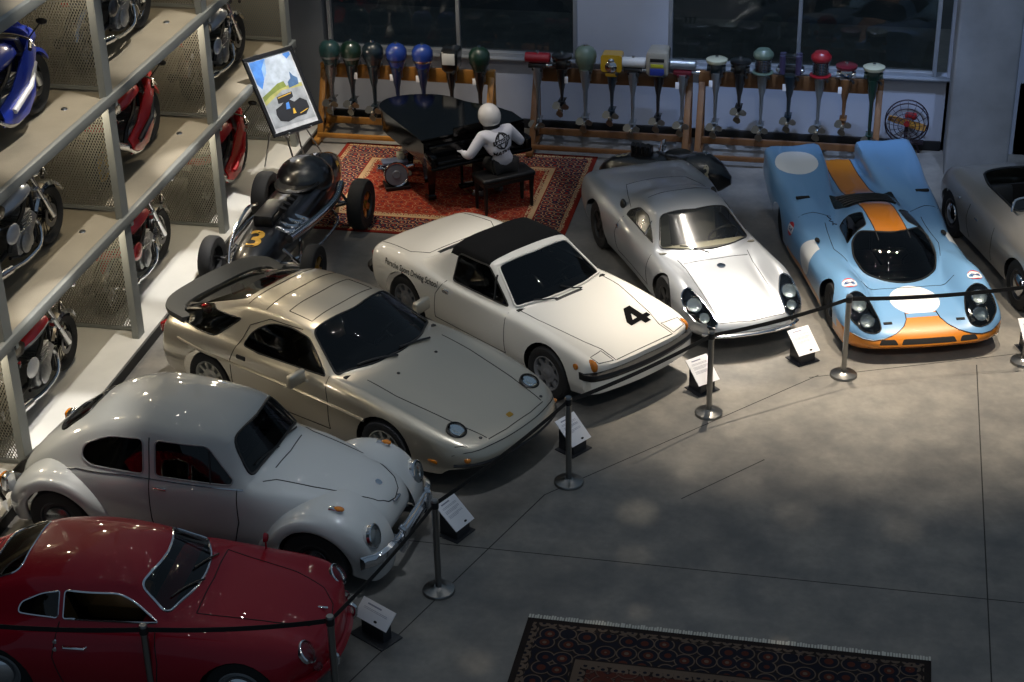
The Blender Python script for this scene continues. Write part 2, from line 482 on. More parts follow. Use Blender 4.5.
def headlamp(root, p, d, r, ring=chrome, depth=.1):
    """bowl with chrome ring, lens and bulb"""
    d = Vector(d).normalized(); p = Vector(p)
    b = MB(); b.lathe([(0, -depth*.6), (r*.5, -depth*.5), (r*.92, -.005), (r, .0)], p, d, 24, cap=False); o = b.build('headlamp', lamp_bowl, root)
    c = MB(); c.lathe([(r*.94, -.02), (r*1.07, -.02), (r*1.07, .012), (r*.96, .02), (r*.94, .0)], p, d, 24, cap=False); c.build('lamp_ring', ring, o)
    l = MB(); l.lathe([(r*.97, .0), (r*.8, .022), (r*.45, .036), (0, .042)], p, d, 24); l.build('lens', clear_glass, o)
    return o
# ------------------------------------------------------------------ body stations (front to back)
def hold(a, b, t=.06): return [a, mixst(a, b, t), mixst(a, b, 1-t), b]
def net_914():
    lo = [.755, .8, .8, .76]
    n = [ST(1.90, [0, .25, .5, .6, .66, .69, .71, .71, .70], [.24, .24, .24, .24, .24, .24, .25, .26, .27], [0, 0, -.02, -.04, -.07, -.1, -.13, -.15, -.17]),
         ST(1.955, [0, .25, .49, .59, .66, .71, .74, .74, .71], [.45, .45, .45, .45, .43, .4, .35, .31, .27], [0, 0, -.02, -.04, -.07, -.1, -.14, -.16, -.18]),
         ST(1.965, [0, .25, .48, .58, .66, .72, .76, .76, .72], [.60, .6, .6, .605, .61, .57, .47, .35, .27], [0, 0, -.02, -.04, -.06, -.1, -.14, -.16, -.18]),
         ST(1.80, [0, .26, .5, .6, .68, .755, .79, .79, .74], [.64, .64, .645, .66, .665, .63, .5, .36, .26]),
         ST(1.225, [0, .28, .54, .63, .70, .775, .805, .80, .76], [.735, .735, .735, .745, .755, .72, .55, .35, .2]),
         ST(.80, [0, .28, .56, .64, .71, .78, .81, .81, .77], [.805, .80, .785, .785, .785, .745, .58, .36, .2])]
    cowl = ST([.70, .69, .61, .57, .57, .57, .57, .57, .57], [0, .28, .60, .665, .715, .78, .815, .815, .77], [.825, .82, .80, .795, .79, .75, .6, .38, .2])
    head = ST([.14, .13, .11, .10, .10, .10, .10, .10, .10], [0, .3, .53, .565, .725, .785, .82, .82, .77], [1.165, 1.16, 1.14, 1.12, .795, .75, .6, .38, .2])
    n += hold(cowl, head, .05)
    roof = ST(-.55, [0, .3, .52, .565, .73, .79, .825, .82, .77], [1.215, 1.21, 1.175, 1.14, .805, .76, .6, .38, .2])
    n += [ST(-.15, [0, .3, .53, .57, .73, .79, .82, .82, .77], [1.22, 1.215, 1.175, 1.14, .80, .755, .6, .38, .2]), roof]
    rb = ST([-.70, -.70, -.74, -1.0, -1.05, -1.05, -1.05, -1.05, -1.05], [0, .28, .49, .585, .69, .785, .825, .82, .77], [.895, .89, .885, .865, .84, .79, .6, .38, .2])
    n += hold(roof, rb, .06)[1:]
    n += [ST(-1.3, [0, .28, .5, .6, .70, .785, .825, .82, .77], [.865, .865, .855, .85, .835, .785, .6, .38, .22]),
          ST(-1.8, [0, .28, .5, .6, .68, .76, .8, .79, .74], [.81, .81, .805, .80, .785, .74, .58, .38, .25]),
          ST(-1.94, [0, .28, .5, .58, .66, .73, .77, .76, .72], [.765, .765, .755, .755, .74, .70, .55, .4, .27], [0, 0, .01, .02, .03, .05, .07, .08, .1]),
          ST(-1.975, [0, .28, .5, .58, .65, .71, .74, .74, .7], [.58, .58, .58, .57, .56, .54, .48, .38, .28], [0, 0, .01, .02, .04, .06, .09, .1, .12]),
          ST(-1.9, [0, .28, .5, .58, .63, .67, .69, .69, .68], .3)]
    return n
def net_928():
    L = [.85, .875, .875, .83]
    n = [ST(2.24, [0, .25, .5, .6, .68, .74, .78, .79, .78], .25, [0, -.02, -.08, -.14, -.22, -.3, -.38, -.42, -.45]),
         ST(2.42, [0, .28, .54, .64, .72, .78, .81, .82, .81], [.44, .44, .43, .43, .42, .4, .36, .31, .27], [0, -.02, -.08, -.13, -.2, -.28, -.36, -.42, -.46]),
         ST(2.34, [0, .28, .54, .64, .72, .78, .82, .83, .82], [.575, .575, .57, .565, .56, .525, .44, .35, .26], [0, -.02, -.07, -.11, -.17, -.24, -.3, -.36, -.4]),
         ST(1.96, [0, .3, .58, .68, .76, .83, .86, .865, .84], [.665, .665, .665, .67, .67, .62, .5, .36, .24], [0, 0, -.02, -.04, -.06, -.1, -.12, -.14, -.15]),
         ST(1.25, [0, .32, .6, .7, .78, .865, .9, .9, .86], [.81, .805, .79, .795, .8, .75, .58, .37, .18]),
         ST(.9, [0, .32, .62, .72, .79, .86, .885, .88, .84], [.88, .87, .85, .845, .84, .79, .6, .38, .18])]
    cowl = ST([.82, .78, .58, .50, .5, .5, .5, .5, .5], [0, .33, .68, .745, .79]+L, [.90, .90, .885, .875, .86, .8, .6, .38, .18])
    head = ST([.12, .11, .05, .02, .02, .02, .02, .02, .02], [0, .32, .56, .60, .79]+L, [1.235, 1.23, 1.19, 1.155, .875, .81, .6, .38, .18])
    n += hold(cowl, head, .05)
    n += [ST(-.45, [0, .32, .54, .60, .79, .86, .885, .88, .84], [1.275, 1.27, 1.22, 1.18, .885, .82, .6, .38, .18]),
          ST(-.85, [0, .32, .54, .60, .79, .865, .9, .9, .86], [1.25, 1.245, 1.2, 1.16, .9, .83, .62, .4, .2]),
          ST(-1.25, [0, .32, .55, .62, .78, .87, .915, .915, .87], [1.13, 1.125, 1.08, 1.05, .91, .84, .63, .4, .2]),
          ST(-1.65, [0, .33, .56, .64, .75, .845, .895, .9, .85], [.985, .98, .955, .945, .88, .8, .6, .4, .22]),
          ST(-2.0, [0, .33, .55, .63, .70, .78, .83, .83, .79], [.865, .86, .845, .835, .81, .73, .56, .4, .25]),
          ST(-2.2, [0, .3, .5, .57, .63, .69, .73, .73, .69], [.75, .75, .735, .72, .7, .63, .5, .38, .27], [0, 0, .05, .08, .12, .17, .2, .22, .24]),
          ST(-2.27, [0, .3, .5, .57, .63, .68, .71, .71, .68], [.5, .5, .5, .5, .49, .47, .43, .36, .28], [0, 0, .05, .08, .12, .17, .2, .22, .24]),
          ST(-2.18, [0, .3, .5, .57, .63, .66, .68, .68, .66], .28, [0, 0, .05, .08, .12, .17, .2, .22, .24])]
    return n
def net_356():
    D = [.75, .81, .81, .76]; dz = [.77, .58, .38, .18]
    n = [ST(1.58, [0, .2, .36, .44, .5, .55, .58, .59, .58], .28, [0, -.02, -.06, -.1, -.15, -.22, -.3, -.36, -.4]),
         ST(1.77, [0, .22, .38, .47, .55, .61, .65, .66, .64], [.42, .42, .42, .42, .42, .4, .37, .33, .28], [0, -.02, -.06, -.1, -.16, -.22, -.3, -.36, -.4]),
         ST(1.74, [0, .22, .38, .48, .56, .63, .68, .69, .66], [.56, .56, .56, .57, .58, .54, .45, .36, .28], [0, -.02, -.05, -.07, -.1, -.16, -.24, -.3, -.36]),
         ST(1.57, [0, .23, .39, .48, .57, .66, .72, .73, .69], [.69, .685, .675, .695, .71, .66, .53, .38, .26], [0, 0, -.02, -.02, -.02, -.05, -.1, -.12, -.13]),
         ST(1.3, [0, .24, .42, .5, .58, .69, .77, .775, .73], [.785, .78, .765, .775, .78, .72, .56, .38, .19]),
         ST(1.05, [0, .25, .45, .53, .6, .71, .79, .79, .74], [.835, .83, .81, .81, .8, .74, .58, .38, .18]),
         ST(.78, [0, .27, .5, .58, .65, .74, .8, .8, .75], [.885, .875, .855, .85, .82, .75, .58, .38, .18])]
    cowl = ST([.66, .63, .50, .43, .43, .43, .43, .43, .43], [0, .28, .54, .6, .68]+D, [.93, .93, .91, .885, .845]+dz)
    head = ST([.27, .25, .17, .13, .13, .13, .13, .13, .13], [0, .25, .43, .48, .68]+D, [1.175, 1.165, 1.11, 1.06, .85]+dz)
    n += hold(cowl, head, .06)
    n += [ST(-.35, [0, .24, .43, .51, .68, .75, .82, .82, .77], [1.25, 1.235, 1.165, 1.11, .855]+dz),
          ST(-.7, [0, .24, .43, .51, .67, .75, .82, .82, .77], [1.225, 1.21, 1.14, 1.085, .845]+dz),
          ST(-1.0, [0, .25, .44, .51, .64, .73, .82, .82, .77], [1.125, 1.115, 1.055, .995, .81, .74, .58, .38, .2]),
          ST(-1.4, [0, .24, .42, .49, .58, .69, .8, .81, .76], [.915, .91, .875, .84, .755, .69, .55, .38, .2]),
          ST(-1.75, [0, .22, .38, .45, .53, .62, .71, .72, .68], [.73, .725, .705, .69, .65, .6, .5, .38, .22]),
          ST(-2.0, [0, .2, .34, .4, .47, .53, .58, .59, .57], [.55, .55, .54, .53, .5, .47, .42, .36, .26], [0, 0, .03, .05, .08, .12, .18, .2, .22]),
          ST(-2.05, [0, .2, .34, .4, .46, .51, .55, .56, .55], [.4, .4, .4, .4, .39, .38, .36, .33, .27], [0, 0, .03, .05, .08, .12, .18, .2, .22]),
          ST(-1.98, [0, .2, .34, .4, .45, .49, .52, .53, .52], .27, [0, 0, .03, .05, .08, .12, .18, .2, .22])]
    return n
def net_904():
    D = [.68, .73, .73, .68]; dz = [.64, .52, .36, .17]
    n = [ST(1.9, [0, .25, .43, .48, .53, .57, .6, .61, .6], .22, [0, -.02, -.06, -.1, -.15, -.2, -.25, -.3, -.35]),
         ST(2.0, [0, .26, .43, .5, .56, .6, .63, .64, .63], [.33, .33, .33, .33, .33, .32, .3, .27, .21], [0, -.02, -.06, -.1, -.15, -.2, -.25, -.3, -.35]),
         ST(1.93, [0, .26, .42, .5, .57, .62, .66, .67, .65], [.42, .42, .42, .43, .44, .42, .37, .3, .2], [0, 0, -.02, -.04, -.08, -.12, -.18, -.22, -.25]),
         ST(1.6, [0, .26, .4, .49, .58, .66, .71, .72, .69], [.535, .53, .52, .56, .6, .56, .46, .34, .19]),
         ST(1.15, [0, .26, .4, .49, .59, .69, .75, .75, .71], [.625, .62, .6, .65, .7, .65, .5, .36, .18]),
         ST(.85, [0, .27, .44, .52, .6, .68, .735, .735, .69], [.675, .665, .65, .67, .69, .65, .52, .36, .18])]
    cowl = ST([.72, .69, .5, .42, .42, .42, .42, .42, .42], [0, .28, .52, .58, .63]+D, [.7, .7, .7, .7, .69]+dz)
    head = ST([.12, .1, 0, -.05, -.05, -.05, -.05, -.05, -.05], [0, .25, .43, .475, .63]+D, [1.01, 1.0, .97, .94, .7]+dz)
    n += hold(cowl, head, .06)
    n += [ST(-.3, [0, .25, .43, .485, .63, .69, .735, .735, .685], [1.06, 1.05, 1.0, .955, .71, .65, .52, .36, .17]),
          ST(-.6, [0, .25, .42, .475, .63, .7, .75, .75, .7], [1.02, 1.01, .965, .925, .735, .67, .53, .36, .18]),
          ST(-.9, [0, .25, .41, .48, .61, .715, .78, .78, .72], [.92, .915, .885, .865, .79, .72, .55, .37, .19]),
          ST(-1.30, [0, .25, .42, .5, .63, .74, .81, .81, .75], [.86, .855, .835, .825, .815, .745, .56, .38, .2]),
          ST(-1.72, [0, .25, .42, .51, .63, .73, .80, .80, .75], [.79, .79, .785, .785, .785, .725, .55, .4, .25]),
          ST(-2.05, [0, .25, .42, .53, .65, .72, .765, .765, .73], [.75, .75, .75, .75, .74, .69, .57, .44, .3], [0, 0, .01, .02, .04, .06, .1, .12, .14]),
          ST(-2.1, [0, .25, .42, .52, .63, .69, .72, .72, .7], [.6, .6, .6, .6, .59, .57, .52, .44, .33], [0, 0, .01, .02, .04, .06, .1, .12, .14]),
          ST(-2.05, [0, .25, .42, .5, .6, .65, .68, .68, .68], .34, [0, 0, .01, .02, .04, .06, .1, .12, .14])]
    return n
def net_917():
    D = [.83, .93, .94, .92]
    n = [ST(2.02, [0, .3, .6, .7, .78, .83, .87, .88, .87], .12, [0, -.01, -.04, -.07, -.12, -.17, -.22, -.28, -.32]),
         ST(2.12, [0, .3, .58, .68, .77, .83, .87, .88, .87], [.2, .2, .2, .21, .22, .21, .19, .16, .12], [0, -.01, -.04, -.07, -.12, -.17, -.22, -.28, -.32]),
         ST(2.03, [0, .3, .55, .66, .76, .83, .88, .89, .88], [.3, .3, .31, .33, .35, .33, .28, .2, .12], [0, 0, -.02, -.04, -.07, -.1, -.14, -.18, -.2]),
         ST(1.75, [0, .3, .48, .6, .72, .82, .91, .92, .9], [.4, .4, .4, .47, .52, .5, .4, .26, .12]),
         ST(1.15, [0, .3, .44, .56, .7, .83, .94, .95, .92], [.49, .48, .47, .58, .66, .63, .48, .3, .12])]
    cowl = ST([1.05, 1.0, .75, .6, .7, .7, .7, .7, .7], [0, .27, .5, .58, .7]+D, [.53, .53, .55, .57, .6, .57, .45, .3, .12])
    midb = ST([.72, .68, .5, .42, .45, .45, .45, .45, .45], [0, .25, .46, .56, .69]+D, [.76, .74, .7, .6, .57, .55, .45, .3, .12])
    n += [cowl, mixst(cowl, midb, .08), midb,
          ST([.40, .36, .22, .2, .2, .2, .2, .2, .2], [0, .23, .43, .53, .68]+D, [.87, .85, .78, .62, .575, .55, .45, .3, .12]),
          ST(-.1, [0, .19, .38, .49, .68, .84, .93, .94, .92], [.91, .89, .81, .64, .6, .57, .46, .3, .12]),
          ST(-.45, [0, .18, .34, .45, .66, .86, .96, .97, .94], [.85, .835, .775, .69, .7, .66, .5, .32, .13]),
          ST(-.8, [0, .2, .32, .42, .64, .88, .975, .98, .95], [.775, .765, .735, .73, .79, .74, .55, .35, .15]),
          ST(-1.2, [0, .18, .27, .33, .62, .90, .985, .985, .95], [.7, .69, .69, .8, .84, .79, .58, .38, .18]),
          ST(-1.6, [0, .16, .25, .268, .6, .935, .985, .985, .94], [.7, .69, .69, .89, .90, .885, .70, .45, .3]),
          ST(-2.05, [0, .16, .24, .252, .6, .945, .968, .965, .93], [.74, .73, .73, .958, .962, .955, .80, .6, .5]),
          ST(-2.065, [0, .16, .24, .252, .6, .94, .964, .96, .92], [.73, .72, .72, .952, .956, .948, .79, .6, .5])]
    return n
def net_bug():
    n = [ST(1.62, [0, .12, .2, .24, .27, .29, .3, .3, .3], .36),
         ST(1.74, [0, .14, .24, .28, .31, .33, .34, .34, .33], [.5, .5, .49, .48, .46, .44, .4, .36, .32], [0, 0, -.01, -.02, -.04, -.06, -.08]),
         ST(1.68, [0, .17, .29, .34, .37, .39, .4, .4, .38], [.7, .695, .67, .65, .62, .58, .5, .42, .32], [0, 0, -.01, -.02, -.03, -.04, -.05]),
         ST(1.45, [0, .2, .35, .41, .45, .47, .48, .47, .44], [.865, .855, .82, .79, .75, .68, .56, .44, .3]),
         ST(1.1, [0, .22, .4, .48, .53, .56, .57, .56, .52], [.965, .955, .915, .88, .83, .74, .6, .45, .28]),
         ST(.85, [0, .24, .44, .53, .59, .63, .64, .63, .58], [1.01, 1.0, .965, .93, .88, .78, .62, .45, .26])]
    cowl = ST([.67, .665, .64, .61, .6, .6, .6, .6, .6], [0, .25, .48, .545, .62, .66, .67, .66, .62], [1.035, 1.03, 1.0, .97, .92, .82, .65, .45, .25])
    head = ST([.46, .455, .41, .36, .36, .36, .36, .36, .36], [0, .24, .43, .49, .635, .675, .69, .68, .63], [1.37, 1.365, 1.32, 1.27, .94, .83, .65, .45, .25])
    n += hold(cowl, head, .07)
    n += [ST(0, [0, .25, .45, .53, .64, .68, .7, .69, .63], [1.475, 1.465, 1.4, 1.32, .95, .84, .65, .45, .25]),
          ST(-.4, [0, .25, .46, .545, .64, .68, .7, .69, .63], [1.5, 1.49, 1.42, 1.33, .95, .84, .65, .45, .25]),
          ST(-.75, [0, .25, .45, .535, .63, .67, .69, .68, .63], [1.43, 1.42, 1.35, 1.26, .94, .84, .65, .45, .25]),
          ST(-1.05, [0, .24, .42, .5, .59, .63, .65, .64, .6], [1.27, 1.26, 1.19, 1.1, .88, .8, .63, .45, .28]),
          ST(-1.35, [0, .21, .37, .44, .5, .53, .55, .54, .5], [1.04, 1.03, .96, .9, .76, .7, .58, .45, .32]),
          ST(-1.6, [0, .17, .29, .34, .38, .41, .42, .42, .4], [.8, .79, .74, .7, .62, .58, .5, .42, .34]),
          ST(-1.75, [0, .13, .22, .26, .29, .31, .32, .32, .31], [.56, .56, .55, .53, .5, .48, .45, .41, .36]),
          ST(-1.72, [0, .13, .22, .26, .28, .3, .3, .3, .3], .38)]
    return n
def net_550():
    n = [ST(1.5, [0, .2, .36, .44, .5, .55, .58, .59, .58], .2, [0, -.02, -.06, -.1, -.15, -.22, -.3, -.36, -.4]),
         ST(1.68, [0, .22, .38, .47, .55, .61, .65, .66, .64], [.36, .36, .36, .37, .38, .36, .32, .27, .2], [0, -.02, -.06, -.1, -.16, -.22, -.3, -.36, -.4]),
         ST(1.6, [0, .22, .38, .48, .56, .64, .69, .7, .66], [.5, .5, .5, .53, .55, .52, .43, .33, .2], [0, -.02, -.05, -.06, -.08, -.12, -.2, -.26, -.3]),
         ST(1.3, [0, .23, .39, .48, .58, .68, .74, .745, .7], [.62, .615, .6, .65, .69, .64, .5, .36, .19]),
         ST(1.05, [0, .24, .42, .5, .59, .7, .765, .77, .72], [.68, .675, .66, .7, .73, .67, .52, .36, .18]),
         ST(.65, [0, .26, .45, .53, .6, .7, .76, .765, .72], [.75, .745, .73, .725, .71, .66, .53, .36, .18]),
         ST(.35, [0, .27, .46, .54, .61, .7, .755, .76, .71], [.80, .795, .775, .755, .72, .66, .53, .36, .18]),
         ST(-.3, [0, .27, .46, .55, .62, .7, .755, .76, .71], [.82, .815, .79, .765, .73, .67, .53, .36, .18]),
         ST(-.7, [0, .26, .45, .53, .61, .7, .765, .765, .72], [.82, .815, .79, .775, .755, .7, .54, .36, .18]),
         ST(-1.1, [0, .25, .42, .5, .59, .7, .77, .77, .72], [.76, .755, .74, .75, .76, .7, .54, .38, .2]),
         ST(-1.5, [0, .22, .38, .46, .55, .64, .7, .7, .66], [.64, .64, .635, .65, .66, .61, .5, .38, .24]),
         ST(-1.8, [0, .2, .34, .41, .48, .54, .58, .59, .57], [.5, .5, .5, .5, .49, .47, .42, .36, .28], [0, 0, .02, .03, .06, .1, .14, .17, .19]),
         ST(-1.83, [0, .2, .34, .4, .46, .51, .54, .55, .54], .36, [0, 0, .02, .03, .06, .1, .14, .17, .19]),
         ST(-1.76, [0, .2, .34, .4, .45, .49, .52, .53, .52], .28, [0, 0, .02, .03, .06, .1, .14, .17, .19])]
    return [q*np.array([1, 1, 1.15]) for q in n]
R_ = math.radians
POSE = {'914': (-3.741, 17.994, R_(-36.85)), '928': (-5.30, 16.11, R_(-25.68)), 'bug': (-5.908, 13.61, R_(-5.63)), '356': (-5.825, 11.57, R_(3.3)),
        '904': (-2.021, 19.712, R_(-62.24)), '917': (.21, 20.174, R_(-72.66)), '550': (2.144, 20.869, R_(-69.3))}
SXS = {'914': 1., '928': 1., 'bug': 1.095, '356': 1., '904': 1., '917': 1., '550': 1.}
NETS = {'914': net_914, '928': net_928, 'bug': net_bug, '356': net_356, '904': net_904, '917': net_917, '550': net_550}
# ------------------------------------------------------------------ the cars
def S2(fn):
    for sg in (-1, 1): fn(sg)
def arches(c, xs, r, lo=.42, z=.31, ry=None):
    for x in xs:
        for sg in (-1, 1): c.hole(circ(x, z, r, 28, ry), 'side', lambda q, n, sg=sg: q.y*sg > lo)
def under(root, xs, x0, x1, top=.5, w=.5, wb=.62):
    b = MB()
    for x in xs: b.box((x, 0, (.18+top)/2), (.8, 2*w, top-.18))
    b.box(((x0+x1)/2, 0, .21), (x1-x0, 2*wb*.8, .06)); b.build('underbody', dark_int, root)
def wipers(c, pts, ax='top', r=.008):
    mb = MB()
    for a, b in pts:
        p = c.path([a, b], ax, 1, .02)
        if len(p) > 1: mb.tube(p, r, 6)
    if mb.v: mb.build('wiper', blackp, c.root)
def mirror_part(root, p, sg, m, w=.16, h=.09):
    b = MB(); b.box((0, 0, 0), (.08, w, h), .03, 3); b.cyl((0, -sg*w*.35, -h*.3), (.03, -sg*(w*.5+.05), -h*.75), .018, n=8)
    return b.build('door_mirror', m, root, loc=p)

def car_914():
    x, y, a = POSE['914']; R = thing('sports_car', 'cream white sports car with a black roof and a black number 4 on its bonnet', 'car', (x, y, 0), a, 'cars on show')
    c = Car(R, net_914()); body = paint('cream', 'dbd9d2', 0, .45, .7); c.slot(body)
    vinyl = mat('black_vinyl', '0b0c0e', .85, spec=.15, bump=(200, .2))
    # vinyl roof between windscreen frame and rear window, carried over the roll bar
    c.color([(.06, -.6), (.06, .6), (-.72, .6), (-.72, -.6)], 'top', vinyl, lambda q, n: q.z > 1.08)
    arches(c, (1.225, -1.225), .355, .5)
    # windows
    ws = rpoly([(.57, -.64), (.675, -.3), (.69, 0), (.675, .3), (.57, .64), (.14, .515), (.16, 0), (.14, -.515)], [.05, .1, .1, .1, .05, .05, 0, .05])
    fw = lambda q, n: n.x > .25 and q.z > .8
    c.line('windscreen_frame', [(ws, 'top', 1)], body, .016, closed=True)
    c.window('windscreen', ws, 'top', None, fw)
    def side(sg):
        w = rpoly([(.5, .815), (-.42, .825), (-.44, 1.11), (.06, 1.12)], [.03, .04, .05, .05])
        c.window('side_window', w, 'side', None, SIDE(sg, .4)); c.line('window_trim', [(w, 'side', sg)], blackp, .01, closed=True)
        c.line('quarterlight_bar', [([(.28, .82), (.2, 1.06)], 'side', sg)], blackp, .012)
    S2(side)
    c.window('rear_window', [(-.50, .93), (.50, .93), (.46, 1.13), (-.46, 1.13)], 'front', None, lambda q, n: n.x < -.3 and q.x < -.5 and q.x > -1.0 and q.z > .9)
    # panel gaps
    g = []
    for sg in (-1, 1):
        g += [([(.56, .78), (.56, .3)], 'side', sg), ([(-.5, .8), (-.62, .62), (-.66, .3)], 'side', sg), ([(.56, .3), (-.66, .3)], 'side', sg)]
        g += [([(.62, sg*.63), (.9, sg*.62), (1.5, sg*.50), (1.72, sg*.43), (1.93, sg*.43)], 'top', 1)]
        g += [([(1.78, sg*.665), (1.725, sg*.46), (1.92, sg*.46), (1.89, sg*.645), (1.78, sg*.665)], 'top', 1)]
    g += [([(-1.1, -.5), (-1.1, .5), (-1.3, .62), (-1.86, .6)], 'top', 1), ([(-1.1, -.5), (-1.3, -.62), (-1.86, -.6)], 'top', 1), ([(1.93, -.42), (1.93, .42)], 'top', 1)]
    c.line('panel_gap', g, gap, .0045)
    # cowl grille, engine grille
    c.color([(.76, -.2), (.76, .2), (.72, .2), (.72, -.2)], 'top', blackp, UP)
    c.color([(-.82, -.42), (-.82, .42), (-1.06, .42), (-1.06, -.42)], 'top', blackp, UP)
    # number on the bonnet, script on the flank
    def four():
        vs = [(-.09, .17), (.07, .17), (.07, -.04), (.12, -.04), (.12, -.10), (.07, -.10), (.07, -.17), (-.01, -.17), (-.01, -.10), (-.16, -.10), (-.16, -.035), (-.01, .12)]
        pl = [(-.02, .17), (.07, .17), (.07, -.04), (.125, -.04), (.125, -.105), (.07, -.105), (.07, -.17), (-.015, -.17), (-.015, -.105), (-.16, -.105), (-.16, -.03)]
        hole = [(-.015, -.04), (-.08, -.04), (-.015, .055)]
        t = tessellate_polygon([[Vector((*p, 0)) for p in pl], [Vector((*p, 0)) for p in hole]])
        mb = MB(); c.decal(mb, pl+hole, [tuple(i) for i in t], 'top', 1, (1.46, .33), (-.1, 1.14), (-1.0, 0), .005)
        mb.build('race_number', mat('matte_black', '08090a', .9, spec=.1), R)
    four()
    vs, fs = text_polys('Porsche Sport Driving School', .135, .001)
    mb = MB(); c.decal(mb, vs, fs, 'side', -1, (-1.08, .715), (.60, .012), (0, .75), .005)
    if mb.v: mb.build('flank_lettering', mat('matte_black', '08090a'), R)
    b = MB()
    for sg in (-1, 1):    # amber corner lamps and side markers
        pass
    def lamps(sg):
        am = MB(); p = c.hit((1.845, sg*.70), 'top', 1); am.ball(p+Vector((-.012, -sg*.012, -.042)), (.085, .042, .072), 14, 8); am.build('turn_lamp', amber, R)
        mk = MB(); p = c.hit((1.69, .575), 'side', sg); mk.lathe([(.036, 0), (.036, .012), (.02, .02), (0, .022)], p, (0, sg, 0), 16); mk.build('side_marker', amber, R)
        rl = MB(); rl.box((-1.945, sg*.6, .62), (.05, .2, .11), .02); rl.build('tail_lamp', redlens, R)
        h = MB(); p = c.hit((-.45, .70), 'side', sg); h.box(p, (.11, .03, .05), .015); h.build('door_handle', chrome, R)
    S2(lamps)
    bp = MB(); P = [(1.99, y_) for y_ in (0,)]
    pts = [Vector((1.80, -.80, .49)), Vector((1.90, -.74, .495)), Vector((1.97, -.55, .50)), Vector((2.01, -.25, .50)), Vector((2.02, 0, .5)), Vector((2.01, .25, .5)), Vector((1.97, .55, .5)), Vector((1.90, .74, .495)), Vector((1.80, .8, .49))]
    pts = smooth_path(pts, 4)
    rings = [[p+Vector((-.05, 0, -.04)), p+Vector((.02, 0, -.035)), p+Vector((.035, 0, 0)), p+Vector((.02, 0, .035)), p+Vector((-.06, 0, .045))] for p in pts]
    bp.loft(rings); bp.build('front_bumper', blackp, R)
    ap = MB(); rings = [[p+Vector((-.08, 0, -.2)), p+Vector((.0, 0, -.19)), p+Vector((.02, 0, -.11)), p+Vector((.01, 0, -.045)), p+Vector((-.08, 0, -.04))] for p in pts[3:-3]]
    ap.loft(rings); ap.build('front_apron', body, R)
    rb = MB(); rb.tube([(-1.84, -.77, .5), (-1.97, -.68, .5), (-2.02, -.3, .5), (-2.02, .3, .5), (-1.97, .68, .5), (-1.84, .77, .5)], .055, 10, smooth=4); rb.build('rear_bumper', blackp, R)
    wipers(c, [((.74, -.18), (.62, -.42)), ((.74, .2), (.62, -.02))])
    c.finish()
    under(R, (1.225, -1.225), -1.7, 1.7)
    interior(R, -.72, .62, .66, .25, .80, mat('black_leather', '191817', .5), -.3, .34, seath=.56)
    dk = mat('grey_alloy', '76777a', .5, .1)
    for xx in (1.225, -1.225):
        for sg in (-1, 1): wheel(R, xx, sg*.715, .305, .19, dk, 'holes', dk)
    return R

